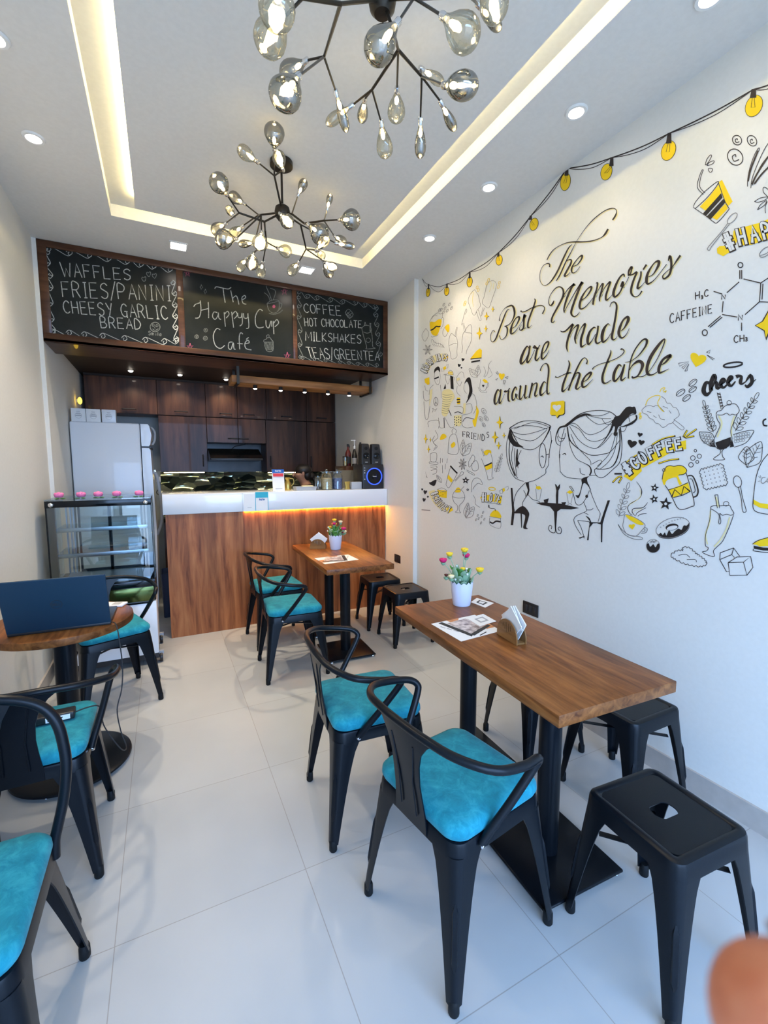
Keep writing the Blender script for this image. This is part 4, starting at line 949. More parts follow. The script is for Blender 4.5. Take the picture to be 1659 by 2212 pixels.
b = MB(); b.lathe([(.0215, 0), (.0215, .0006), (.0195, .0006), (.0195, 0)], 32, (0, -.0088, .128), FW, False); b.bm.transform(LT); obj('logo_ring', b, 'ink', ld)
lg = flat_text('DELL', -.0145, .0145, .1225, .1335, -.0096, 'ink', ld, 'logo_letters', .0022); lg.data.transform(LT)
t = thing('white_phone', 'white slab phone with a grey square, lying behind the laptop', 'phone', (-.262, 2.665, .7428), R(-20))
b = MB(); b.box(-.055, .055, -.034, .034, 0, .010, .004); obj('phone_body', b, 'paper', t)
b = MB(); b.box(-.005, .035, -.02, .02, .010, .0106); obj('grey_square', b, 'inkgrey', t)
ch = thing('laptop_charger', 'black laptop charger brick with white label on the teal chair cushion', 'charger', (-.42, 2.005, .503), R(2))
b = MB(); b.box(-.078, .072, -.026, .026, 0, .030, .006, 3); obj('brick', b, 'darkplastic', ch)
b = MB(); b.box(-.018, .058, -.0275, -.026, .006, .024); lb = obj('white_label', b, 'paper', ch); b = MB()
for k in range(4): b.box(-.012+k*.013, -.004+k*.013, -.0280, -.0275, .010+(k % 2)*.005, .019)
obj('label_print', b, 'ink', lb)
b = MB(); pth = [(-.246, 2.352, .752), (-.222, 2.30, .748), (-.210, 2.27, .66), (-.205, 2.26, .56), (-.212, 2.24, .47), (-.232, 2.22, .39), (-.222, 2.20, .30), (-.20, 2.16, .24), (-.215, 2.10, .27), (-.262, 2.06, .40), (-.268, 2.04, .47), (-.275, 2.03, .512), (-.31, 2.02, .520), (-.348, 2.006, .518)]
inv = Matrix.Translation((-.42, 2.005, .503)) @ Matrix.Rotation(R(2), 4, 'Z'); inv.invert()
b.tube([inv @ Vector(q) for q in crom(pth, 5)], .0026, 6); obj('cord', b, 'ink', ch)
b = MB(); b.tube([inv @ Vector(q) for q in crom([(-.498, 2.0, .516), (-.55, 1.985, .506), (-.62, 1.97, .5055)], 4)], .0035, 6); b.tube([inv @ Vector(q) for q in ((-.498, 2.0, .516), (-.535, 1.99, .510))], .009, 8); obj('plug_cord', b, 'ink', ch)
# ------------------------------------------------------------------ branching bulb chandeliers
FAR_BRANCH = [[[0.643,2.54,2.83],[0.538,2.506,2.743]],[[0.538,2.506,2.743],[0.406,2.479,2.743]],[[0.643,2.54,2.83],[0.543,2.675,2.858]],[[0.643,2.54,2.83],[0.564,2.371,2.902]],[[0.643,2.54,2.83],[0.68,2.486,2.805]],[[0.68,2.486,2.805],[0.734,2.439,2.747]],[[0.734,2.439,2.747],[0.808,2.337,2.731]],[[0.643,2.54,2.83],[0.774,2.647,2.846]],[[0.774,2.647,2.846],[0.838,2.761,2.773]],[[0.538,2.506,2.743],[0.589,2.732,2.812]],[[0.589,2.732,2.812],[0.618,2.837,2.799]],[[0.543,2.675,2.858],[0.508,2.441,2.739]],[[0.564,2.371,2.902],[0.548,2.294,2.974]],[[0.564,2.371,2.902],[0.465,2.28,2.886]],[[0.564,2.371,2.902],[0.602,2.346,2.925]],[[0.406,2.479,2.743],[0.329,2.345,2.743]],[[0.543,2.675,2.858],[0.493,2.801,2.965]],[[0.406,2.479,2.743],[0.422,2.741,2.854]],[[0.406,2.479,2.743],[0.394,2.851,2.865]],[[0.543,2.675,2.858],[0.485,2.839,2.864]],[[0.508,2.441,2.739],[0.382,2.446,2.6]],[[0.508,2.441,2.739],[0.559,2.889,2.807]],[[0.508,2.441,2.739],[0.499,2.4,2.635]],[[0.618,2.837,2.799],[0.7,2.915,2.815]],[[0.618,2.837,2.799],[0.517,2.927,2.726]],[[0.618,2.837,2.799],[0.45,2.385,2.516]],[[0.618,2.837,2.799],[0.617,2.947,2.731]],[[0.838,2.761,2.773],[0.835,2.906,2.756]],[[0.643,2.54,2.83],[0.598,2.409,2.75]],[[0.734,2.439,2.747],[0.711,2.295,2.671]],[[0.838,2.761,2.773],[0.751,2.298,2.557]],[[0.838,2.761,2.773],[0.934,2.813,2.811]],[[0.838,2.761,2.773],[0.968,2.828,2.757]],[[0.838,2.761,2.773],[0.808,2.316,2.516]],[[0.808,2.337,2.731],[0.981,2.663,2.839]],[[0.774,2.647,2.846],[0.997,2.675,2.803]],[[0.808,2.337,2.731],[0.863,2.255,2.71]],[[0.808,2.337,2.731],[0.952,2.696,2.988]],[[0.68,2.486,2.805],[0.762,2.655,3.0]]]
FAR_BULB = [[[0.548,2.294,2.974],[0.528,2.196,3.005]],[[0.465,2.28,2.886],[0.379,2.221,2.881]],[[0.602,2.346,2.925],[0.554,2.253,2.929]],[[0.329,2.345,2.743],[0.275,2.255,2.749]],[[0.493,2.801,2.965],[0.427,2.857,3.025]],[[0.422,2.741,2.854],[0.403,2.816,2.925]],[[0.394,2.851,2.865],[0.332,2.932,2.84]],[[0.485,2.839,2.864],[0.429,2.924,2.835]],[[0.382,2.446,2.6],[0.294,2.406,2.561]],[[0.559,2.889,2.807],[0.488,2.966,2.816]],[[0.499,2.4,2.635],[0.478,2.353,2.543]],[[0.7,2.915,2.815],[0.786,2.973,2.831]],[[0.517,2.927,2.726],[0.483,3.02,2.69]],[[0.45,2.385,2.516],[0.432,2.324,2.432]],[[0.617,2.947,2.731],[0.616,3.043,2.687]],[[0.835,2.906,2.756],[0.798,2.995,2.714]],[[0.598,2.409,2.75],[0.626,2.339,2.676]],[[0.711,2.295,2.671],[0.776,2.247,2.603]],[[0.751,2.298,2.557],[0.771,2.197,2.576]],[[0.934,2.813,2.811],[0.99,2.903,2.811]],[[0.968,2.828,2.757],[1.035,2.884,2.699]],[[0.808,2.316,2.516],[0.819,2.229,2.458]],[[0.981,2.663,2.839],[1.068,2.721,2.841]],[[0.997,2.675,2.803],[1.099,2.652,2.795]],[[0.863,2.255,2.71],[0.916,2.168,2.681]],[[0.952,2.696,2.988],[0.959,2.655,3.051]],[[0.762,2.655,3.0],[0.79,2.608,3.063]]]
NEAR_BRANCH = [[[0.643,1.31,2.83],[0.475,1.216,2.671]],[[0.475,1.216,2.671],[0.561,1.597,2.861]],[[0.643,1.31,2.83],[0.66,1.283,2.746]],[[0.66,1.283,2.746],[0.775,1.458,2.856]],[[0.775,1.458,2.856],[0.765,1.647,2.861]],[[0.775,1.458,2.856],[0.906,1.523,2.867]],[[0.643,1.31,2.83],[0.673,1.175,2.732]],[[0.673,1.175,2.732],[0.735,1.007,2.62]],[[0.475,1.216,2.671],[0.362,1.182,2.609]],[[0.362,1.182,2.609],[0.285,1.115,2.541]],[[0.362,1.182,2.609],[0.311,1.179,2.54]],[[0.561,1.597,2.861],[0.513,1.644,2.867]],[[0.561,1.597,2.861],[0.363,1.237,2.472]],[[0.561,1.597,2.861],[0.655,1.737,2.88]],[[0.765,1.647,2.861],[0.732,1.759,2.872]],[[0.765,1.647,2.861],[0.772,1.727,2.887]],[[0.765,1.647,2.861],[0.841,1.725,2.821]],[[0.775,1.458,2.856],[0.865,1.637,2.891]],[[0.906,1.523,2.867],[0.968,1.635,2.814]],[[0.906,1.523,2.867],[0.929,1.569,2.935]],[[0.906,1.523,2.867],[0.702,1.064,2.446]],[[0.906,1.523,2.867],[1.026,1.58,2.86]],[[0.673,1.175,2.732],[0.585,1.103,2.579]],[[0.673,1.175,2.732],[0.656,1.005,2.542]],[[0.735,1.007,2.62],[1.017,1.346,3.0]],[[0.735,1.007,2.62],[0.721,0.917,2.566]]]
NEAR_BULB = [[[0.285,1.115,2.541],[0.269,1.075,2.445]],[[0.311,1.179,2.54],[0.263,1.157,2.449]],[[0.513,1.644,2.867],[0.458,1.733,2.863]],[[0.363,1.237,2.472],[0.31,1.217,2.384]],[[0.655,1.737,2.88],[0.712,1.78,2.792]],[[0.732,1.759,2.872],[0.655,1.823,2.824]],[[0.772,1.727,2.887],[0.802,1.828,2.886]],[[0.841,1.725,2.821],[0.884,1.772,2.738]],[[0.865,1.637,2.891],[0.908,1.726,2.855]],[[0.968,1.635,2.814],[0.998,1.686,2.722]],[[0.929,1.569,2.935],[1.032,1.588,2.938]],[[0.702,1.064,2.446],[0.717,0.977,2.389]],[[1.026,1.58,2.86],[1.114,1.619,2.817]],[[0.585,1.103,2.579],[0.524,1.122,2.496]],[[0.656,1.005,2.542],[0.7,0.949,2.465]],[[1.017,1.346,3.0],[1.12,1.363,2.984]],[[0.721,0.917,2.566],[0.711,0.875,2.47]]]
BULB_PROF = [(.0085, 0), (.0105, .006), (.016, .018), (.0245, .034), (.0305, .052), (.0325, .066), (.0300, .080), (.0225, .092), (.012, .0985), (.001, .101)]
def axis_to(d):
    return Vector((0, 0, 1)).rotation_difference(d).to_matrix()
def chandelier(label, hub, branches, bulbs, canopy_z, seed, wid):
    rn = random.Random(seed)
    t = thing('branch_chandelier', label, 'chandelier', hub, 0, 'branching bulb chandeliers'); H = Vector(hub)
    b = MB(); b.lathe([(.001, -.044), (.024, -.040), (.037, -.025), (.042, 0), (.037, .023), (.024, .033), (.010, .037)], 28); obj('hub', b, 'brass', t)
    b = MB(); b.tube([(0, 0, .03), (0, 0, canopy_z-hub[2]-.01)], .006, 10); obj('rod', b, 'brass', t)
    b = MB(); b.lathe([(.056, -.026), (.060, -.024), (.060, -.0015)], 32); b.bm.transform(Matrix.Translation((0, 0, canopy_z-hub[2]-.0045))); obj('canopy', b, 'brass', t)
    n = len(branches)-len(bulbs)
    for i, (p, q) in enumerate(branches):
        p, q = Vector(p)-H, Vector(q)-H
        r0, r1 = (.0056, .0048) if i < n else (.0040, .0034)
        b = MB(); b.tube([p, q], [r0, r1], 8); b.ball(q, r1*1.02, 8); obj('branch', b, 'brass', t)
    for i, (p, q) in enumerate(bulbs):
        p, q = Vector(p)-H, Vector(q)-H; d = (q-p); L = d.length; d.normalize(); A = axis_to(d)
        flat = rn.choice((1.0, .9, .8)); big = wid[i]
        S = Matrix.Diagonal((big, big*flat, L/.101)); Q = A @ Matrix.Rotation(rn.uniform(0, 6.28), 3, 'Z') @ S
        b = MB(); b.lathe(BULB_PROF, 20, p+d*.012, Q); bo = obj('bulb', b, 'smoke' if rn.random() < .45 else 'smokedark', t, ang=180)
        b = MB(); b.lathe([(.0078, -.008), (.0095, -.004), (.0095, .012), (.0080, .018)], 12, p, A); obj('socket', b, 'chrome', bo)
        b = MB(); b.ball(p+d*(.012+.026*L/.101), .0078, 10, (1, 1, 1.8), A.to_4x4()); obj('bulb_core', b, 'bulbcore', bo)
chandelier('branching smoked bulb chandelier with its whole canopy in view, farther from the camera', (.643, 2.54, 2.83), FAR_BRANCH, FAR_BULB, ZC, 4, [1.45, 1.0, 1.0, 1.35, 1.0, .8, 1.1, .9, 1.45, .8, 1.2, 1.2, 1.0, 1.0, 1.15, 1.1, 1.1, 1.55, .78, .8, 1.0, .8, 1.0, .65, 1.5, .65, .78])
chandelier('branching smoked bulb chandelier cut off by the top picture edge', (.643, 1.31, 2.83), NEAR_BRANCH, NEAR_BULB, ZC, 8, [1.25, 1.2, 1.1, 1.3, .62, .75, .68, 1.05, 1.1, .72, .62, 1.2, .72, 1.2, 1.2, .8, 1.1])

# ------------------------------------------------------------------ the person behind the counter
def skin_mesh(name, nodes, edges, m_, parent, sub=2, root=0):
    me = D.meshes.new(name); me.from_pydata([n[:3] for n in nodes], edges, []); o = D.objects.new(name, me); COL.objects.link(o)
    md = o.modifiers.new('skin', 'SKIN'); md.use_smooth_shade = True
    for i, n in enumerate(nodes):
        sv = me.skin_vertices[0].data[i]; r = n[3]; sv.radius = (r, n[4] if len(n) > 4 else r); sv.use_root = (i == root)
    o.modifiers.new('sub', 'SUBSURF').levels = sub; o.modifiers['sub'].render_levels = sub
    dg = bpy.context.evaluated_depsgraph_get(); em = D.meshes.new_from_object(o.evaluated_get(dg)); o.modifiers.clear(); o.data = em
    em.materials.append(M[m_]); em.polygons.foreach_set('use_smooth', [True]*len(em.polygons)); o.parent = parent; return o
pe = thing('person', 'person with tied black hair bending over behind the counter, face turned left', 'person', (1.56, 5.02, 0), R(180))
# local frame: +x is where the person faces (left in the photo)
N = [(0, 0, .88, .13, .10), (.02, 0, 1.02, .115, .085), (.06, 0, 1.16, .12, .095), (.095, 0, 1.255, .06, .06), (.125, 0, 1.31, .047), (.150, 0, 1.375, .074, .080), (.158, 0, 1.415, .070, .078)]
E_ = [(0, 1), (1, 2), (2, 3), (3, 4), (4, 5), (5, 6)]
def add(p, q): N.append(p); E_.append((q, len(N)-1)); return len(N)-1
for s in (1, -1):
    a = add((.07, s*.15, 1.225, .050), 2); a = add((.10, s*.20, 1.10, .042), a); a = add((.16, s*.215, .985, .034), a); a = add((.28, s*.16, .975, .028), a); w_ = add((.37, s*.12, .975, .022, .018), a); pm = add((.42, s*.11, .972, .034, .014), w_)
    add((.415, s*.11-s*.045, .965, .009), w_)
    for k, (dy, ln) in enumerate(((-.026, .060), (-.009, .070), (.009, .066), (.026, .052))):
        f_ = add((.455, s*.11+dy, .970, .0085), pm); f_ = add((.455+ln*.55, s*.11+dy, .962, .0080), f_); add((.455+ln*.85, s*.11+dy, .945, .0070), f_)
    h_ = add((0, s*.095, .80, .085), 0); h_ = add((.02, s*.10, .46, .058), h_); h_ = add((-.01, s*.105, .09, .038), h_); add((.10, s*.115, .035, .034, .026), h_)
body = skin_mesh('body', N, E_, 'skin', pe)
b = MB(); b.ball((.232, 0, 1.372), .016, 10, (1, .8, 1.2)); b.ball((.222, 0, 1.392), .010, 8, (.8, .7, 1.6)); obj('nose', b, 'skin', body)
b = MB()
for s in (1, -1): b.ball((.214, s*.030, 1.402), .0085, 8, (.5, 1.2, .7))
obj('eyes', b, 'ink', body)
b = MB()
for s in (1, -1): b.ball((.212, s*.031, 1.418), .009, 8, (.4, 1.9, .35))
obj('eyebrows', b, 'hair', body)
b = MB(); b.ball((.219, 0, 1.340), .011, 8, (.45, 1.9, .55)); obj('mouth', b, 'redliquid', body)
for s in (1, -1): b = MB(); b.ball((.142, s*.081, 1.385), .020, 8, (.8, .35, 1.3)); obj('ear', b, 'skin', body)
b = MB(); b.ball((.118, 0, 1.428), .090, 20, (1.05, .98, .80)); b.ball((.085, 0, 1.375), .076, 14, (.8, 1.0, 1.0)); b.ball((.026, 0, 1.36), .044, 12, (1, 1, 1)); b.tube(crom([(.0, 0, 1.36), (-.025, 0, 1.30), (-.03, 0, 1.22)], 4), [.028]*8+[.010], 8); obj('hair', b, 'hair', pe)
SN = [(0, 0, .86, .148, .115), (.02, 0, 1.02, .132, .100), (.06, 0, 1.16, .137, .110), (.085, 0, 1.235, .085, .075)]; SN.append((.112, 0, 1.285, .058, .062)); SE = [(0, 1), (1, 2), (2, 3), (3, 4)]
for s in (1, -1):
    SN += [(.07, s*.155, 1.222, .061), (.10, s*.205, 1.10, .052), (.16, s*.22, .985, .043)]; k = len(SN); SE += [(2, k-3), (k-3, k-2), (k-2, k-1)]
skin_mesh('shirt', SN, SE, 'shirt', pe)
TN = [(0, 0, .90, .142, .110), (0, 0, .84, .14, .105)]; TE = [(0, 1)]
for s in (1, -1):
    TN += [(0, s*.097, .76, .094), (.02, s*.102, .46, .068), (-.01, s*.107, .10, .056)]; k = len(TN); TE += [(1, k-3), (k-3, k-2), (k-2, k-1)]
skin_mesh('trousers', TN, TE, 'navy', pe)

# ------------------------------------------------------------------ the photographer's fingertip at the lens
dv = ray(1722, 2238)/ray(1722, 2238).dot(_f); c0 = EYE + dv*.050
ax = (_r*.55 + _d*.65 + _f*.45).normalized()
t = thing('fingertip', 'blurred orange pink fingertip in the bottom right corner', 'finger', c0)
q = axis_to(-ax)
b = MB(); b.lathe([(.0088, -.055), (.0092, -.040), (.0086, -.030), (.0090, -.018), (.0091, -.006), (.0084, .0), (.0068, .0050), (.0042, .0080), (.0015, .0090)], 28, (0, 0, 0), q); fo = obj('finger_body', b, 'finger', t, ang=180)
b = MB(); b.ball(q @ Vector((.0078, 0, -.001)), .0062, 14, (.28, 1.0, 1.15), q.to_4x4()); obj('fingernail', b, 'skin', fo)
# ------------------------------------------------------------------ the mural painted on the right wall
def mural(): return Paint(lambda u, v: on_x(u, v, XR), (-1, 0, 0))
# --- calligraphy: each stroke "x,y,width"; a pale yellow echo of the stroke lies under it
L1 = ((1150, 440, .12055), '''715,730,8 650,800,22 560,980,30 470,1180,30 390,1320,28 310,1420,16 215,1468,9 150,1400,8 135,1300,7 150,1200,7 200,1110,9 265,1075,14 310,1085,26 312,1140,22
265,1010,14 310,920,18 390,820,12 520,740,10 650,695,16 780,685,26 900,685,22 1030,675,20 1150,645,16 1250,600,14 1310,540,34 1360,455,30
1440,295,26 1490,220,30 1515,140,14 1480,90,14 1400,90,18 1280,140,14 1100,280,14 940,460,8 800,670,7 700,860,12 600,1050,20 500,1270,24 430,1385,14
600,1045,8 650,1010,14 700,1010,26 690,1080,32 630,1190,32 580,1290,34 620,1290,16 680,1230,8
735,1125,14 810,1090,14 880,1000,26 895,930,34 830,970,14 745,1080,20 705,1180,34 725,1240,20 790,1215,10 860,1120,7''')
L2 = ((1050, 630, .08439), '''600,470,16 560,460,16 500,560,28 420,770,36 340,980,38 270,1170,36 210,1265,24 150,1280,14 115,1200,12 120,1110,12 160,1020,12 200,990,14 225,1035,16
345,750,22 345,680,12 390,560,7 480,430,10 590,370,30 680,365,45 730,480,55 725,620,42 650,780,20 560,860,20 470,885,14
480,880,20 540,920,40 550,1010,38 520,1130,24 440,1215,12 380,1215,14 345,1120,20
670,940,16 760,880,18 840,740,40 850,650,50 770,680,24 680,830,36 640,990,60 650,1080,40 740,1030,20 830,910,10 930,760,9
930,770,12 990,585,52 975,700,46 970,830,44 960,930,44 900,990,30 860,960,18 880,890,10 920,850,7
980,945,16 1030,920,8
1245,180,18 1265,240,36 1220,390,40 1140,600,42 1080,790,42 1075,910,44 1120,910,14 1170,855,7
890,490,44 930,520,24 1020,500,24 1150,430,24 1280,375,22 1400,350,20 1480,380,20 1500,450,22 1445,570,30''')
L3 = ((1180, 540, .18083), '''95,605,8 80,640,22 50,665,12 30,620,8 50,540,6 110,460,10 165,440,14 205,480,22 200,560,24 140,680,22 80,790,20 65,850,20 80,868,10 105,845,6
335,400,20 290,480,26 245,590,24 215,700,18 218,750,10
200,560,8 260,470,10 335,405,20
218,740,7 270,640,8 350,500,10 430,380,22
430,380,22 390,480,28 330,640,26 300,750,26 330,795,14 370,780,10 400,740,5
415,600,8 470,570,10 530,490,20 540,440,24 490,470,12 430,560,24 400,660,28 415,705,18 470,680,10 540,600,6 560,570,6
595,400,6 615,395,20 605,470,20 575,560,24 560,655,24
580,560,6 640,450,8 680,400,20 665,480,20 640,570,20 640,615,10
645,560,6 700,450,8 765,380,20 745,450,22 715,550,24 720,600,20 760,570,8 790,535,5
935,320,14 925,290,18 880,330,20 830,430,28 805,520,32 825,560,24 880,510,16 920,420,20 915,380,20 895,440,26
910,450,8 950,400,6 990,320,8
985,310,16 990,250,24 1025,200,22 1010,280,14 990,300,12 1040,290,16 1085,265,22 1050,350,24 1020,450,26 1020,520,24 1060,560,12 1110,540,10 1145,490,18
1135,255,18 1130,320,22 1100,410,24 1095,460,24 1140,430,8 1180,380,5
1160,235,18 1200,175,22
1225,320,8 1280,290,12 1340,190,30 1345,135,34 1290,160,14 1220,270,28 1200,360,36 1215,405,24 1280,370,10 1350,290,7 1440,170,8
1460,130,10 1480,75,30 1495,130,28 1495,220,28 1470,300,24 1410,345,18 1395,310,14 1440,260,8 1510,200,8 1560,130,20 1605,65,24''')
L4 = ((1110, 640, .15672), '''645,475,8 670,490,16 720,475,20 815,385,26 790,460,28 750,580,28 730,690,26 745,765,8
760,560,7 820,450,8 890,395,26 870,480,26 845,580,26 860,655,10
860,590,6 920,450,8 985,380,28 965,470,28 930,590,32 930,690,28 960,685,16 1000,655,6
1130,440,10 1105,430,18 1050,490,30 1020,590,38 1030,660,28 1080,610,10 1130,520,8
1165,405,24 1155,500,26 1130,600,28 1150,650,24 1200,625,10 1225,590,6
1320,400,8 1300,380,14 1250,440,34 1220,540,44 1230,630,30 1290,590,12 1340,510,7
1325,150,6 1345,95,10 1390,80,18 1420,130,26 1410,250,28 1380,420,30 1355,550,34 1370,600,24 1410,580,8 1430,545,5
1480,480,10 1530,430,20 1580,330,40 1570,285,34 1510,330,24 1465,430,36 1450,520,40 1490,575,22 1550,530,10 1595,440,5
210,720,8 185,690,18 140,760,30 100,870,36 105,930,28 160,880,12 205,780,8
225,680,24 210,780,24 185,880,26 195,915,20 240,850,8 290,740,6
272,690,44 288,700,46 330,715,12 360,672,14
330,710,26 310,790,26 300,860,26 320,885,18 360,830,6
395,790,8 440,750,12 480,660,24 470,625,24 420,670,18 390,770,26 385,850,28 410,860,18 460,800,8 488,740,4''')
L5 = ((1055, 770, .08439), '''290,900,16 245,850,34 185,980,50 160,1130,56 180,1220,40 240,1160,16 300,960,12
325,840,40 310,970,42 285,1110,44 290,1200,40 350,1120,10 420,960,8
415,880,60 440,895,56 500,880,24 550,810,30
525,870,44 510,1000,44 520,1130,40 560,1140,16
725,860,14 700,780,34 640,880,44 610,1010,48 630,1120,40 690,1060,16 710,950,26 705,1000,30 740,1080,14 790,1100,8
800,770,14 830,760,44 815,880,46 800,1000,48 815,1100,40 880,1030,14 940,900,10
965,730,44 950,880,46 930,1000,44 955,1070,34 1010,1020,10
1110,690,20 1125,700,44 1095,850,42 1060,1000,40 1050,1060,44
1095,850,10 1150,730,16 1225,680,34 1250,720,40 1225,850,44 1195,960,44 1210,1020,34 1270,970,8
1490,690,12 1430,650,30 1370,750,50 1335,880,60 1345,990,50 1420,940,18 1490,860,8
1335,370,26 1355,290,22 1420,200,16 1500,190,34 1545,290,44 1545,450,44 1520,650,42 1505,830,44 1515,950,44 1560,950,20 1580,910,6''')
L6 = ((1190, 720, .16275), '''235,360,8 250,420,22 215,540,24 165,680,28 155,770,26 200,740,8 250,680,5
60,575,22 90,585,10 150,560,10 230,525,12 275,525,12
475,410,20 485,360,12 450,325,10 400,370,18 330,510,22 270,660,22 235,760,22
280,610,8 340,530,12 385,540,28 360,640,30 335,720,30 355,740,18 400,700,6
435,645,8 490,610,14 535,540,26 525,520,26 460,570,20 420,650,32 425,710,30 470,700,14 520,650,7 560,610,4
795,220,6 795,270,20 740,410,26 690,560,30 695,650,30 740,660,14 800,620,8
555,480,18 575,450,10 650,410,8 770,375,10 880,330,10 950,280,10 975,235,14 945,205,14 930,220,18
940,440,12 905,420,26 850,510,36 835,600,38 855,635,26 920,560,12 960,450,8
980,410,22 960,500,26 935,590,28 945,625,22 1000,580,6
985,385,6 1060,370,8 1160,300,12 1260,170,24 1275,90,34 1220,90,18 1130,200,16 1070,330,16 1040,480,14 1030,600,18
1045,490,10 1090,420,16 1170,370,40 1220,410,44 1200,490,30 1150,570,20 1090,590,24 1085,570,20
1150,575,6 1230,570,10 1310,500,8 1420,330,10 1500,150,14 1510,75,16 1430,160,36 1330,310,44 1280,450,40 1290,540,36 1350,550,16 1420,510,8
1470,420,8 1530,380,24 1590,300,34 1570,300,40 1490,350,30 1440,450,40 1440,520,34 1490,510,16 1570,470,4''')
p = mural()
for fr, data in (L1, L2, L3, L4, L5, L6):
    p.frame(*fr)
    for st_ in data.split('\n'): p.use('paintpale', .0008).line(PT(st_), 10, 5, (2.4/fr[2], 1.3/fr[2]))
for fr, data in (L1, L2, L3, L4, L5, L6):
    p.frame(*fr)
    for st_ in data.split('\n'): p.use('paintbrown', .0018).line(PT(st_), 10, 5)
o = p.build('mural_lettering', wall_r)

# --- little stock shapes
def ln(p, txt, wd, m_=None, sm=4):
    if m_: p.use(m_)
    for q in txt.strip().split('\n'): p.line(PT(q), wd, sm)
def fl(p, m_, txt, sm=0):
    p.use(m_)
    for q in txt.strip().split('\n'): p.fill(PT(q.lstrip('~')), 4 if q[0] == '~' else sm)
def sparkle(p, x, y, rx, ry):
    P = []
    for k in range(4):
        a = k*PI/2; P.append((x+rx*math.sin(a), y-ry*math.cos(a))); P.append((x+rx*.32*math.sin(a+PI/4), y-ry*.32*math.cos(a+PI/4)))
    p.use('paintbrown').fill([(a+rx*.16, b_+ry*.03) for a, b_ in P]); p.use('paintyellow').fill(P)
def heart(p, x, y, s, m_, rot=0, wd=0, sx=1.0):
    c, q = math.cos(R(rot)), math.sin(R(rot))
    P = [(.5*math.sin(t)**3*1.05, -(.42*math.cos(t)-.16*math.cos(2*t)-.06*math.cos(3*t))) for t in [2*PI*k/24 for k in range(25)]]
    P = [(x+s*(a*sx*c-b_*q), y+s*(a*sx*q+b_*c)) for a, b_ in P]; p.use(m_)
    return p.line(P, wd, 0) if wd else p.fill(P[:-1])
def star(p, x, y, r, rot=0):
    P = [(x+(r if k % 2 == 0 else r*.42)*math.sin(k*PI/5+R(rot)), y-(r if k % 2 == 0 else r*.42)*math.cos(k*PI/5+R(rot))) for k in range(10)]
    p.use('paintblack').fill(P); p.use('paintwhite'); p.z += 2e-5; p.ell(x, y, r*.22, r*.2)
def sprig(p, x0, y0, x1, y1, n, L, wd, m_='paintgrey'):
    p.use(m_); p.line([(x0, y0), ((x0+x1)/2+(y1-y0)*.04, (y0+y1)/2), (x1, y1)], wd, 4); d = math.atan2(y1-y0, x1-x0)
    for k in range(n):
        t_ = (k+.3)/n; bx, by = x0+(x1-x0)*t_, y0+(y1-y0)*t_
        for s in (1, -1):
            a = d+s*.75; l = L*(1-.35*t_); tx, ty = bx+l*math.cos(a), by+l*math.sin(a); nx, ny = -math.sin(a)*l*.24, math.cos(a)*l*.24
            p.line([(bx, by), ((bx+tx)/2+nx, (by+ty)/2+ny), (tx, ty), ((bx+tx)/2-nx, (by+ty)/2-ny), (bx, by)], wd, 3)
    p.ell(x1+math.cos(d)*L*.45, y1+math.sin(d)*L*.45, L*.5, L*.2, wd, math.degrees(d))
def leaf(p, x0, y0, x1, y1, w_, wd, m_='paintgrey'):
    p.use(m_); dx, dy = x1-x0, y1-y0; nx, ny = -dy*w_, dx*w_
    p.line([(x0, y0), (x0+dx*.35+nx, y0+dy*.35+ny), (x0+dx*.75+nx*.6, y0+dy*.75+ny*.6), (x1, y1), (x0+dx*.75-nx*.6, y0+dy*.75-ny*.6), (x0+dx*.35-nx, y0+dy*.35-ny), (x0, y0)], wd, 4)
    p.line([(x0, y0), (x0+dx*.9, y0+dy*.9)], wd*.8, 0)
    for k in (.35, .55, .72): p.line([(x0+dx*k, y0+dy*k), (x0+dx*(k+.14)+nx*.5, y0+dy*(k+.14)+ny*.5)], wd*.7, 0); p.line([(x0+dx*k, y0+dy*k), (x0+dx*(k+.14)-nx*.5, y0+dy*(k+.14)-ny*.5)], wd*.7, 0)
def bean(p, x, y, r, rot, wd, m_='paintgrey'):
    p.use(m_); p.ell(x, y, r, r*.5, wd, rot); c, q = math.cos(R(rot)), math.sin(R(rot)); p.line([(x-r*c, y-r*q), (x+q*r*.14, y-c*r*.14), (x+r*c, y+r*q)], wd*.8, 4)
def swirl(p, x, y, rx, ry, wd, m_='paintgrey'):
    p.use(m_); p.ell(x, y, rx, ry, wd, -35); p.line([(x+rx*k*math.cos(a), y+ry*k*math.sin(a)) for k, a in ((.1, 0), (.3, -1.5), (.4, -3), (.5, -4.4), (.62, -5.8))], wd, 4)
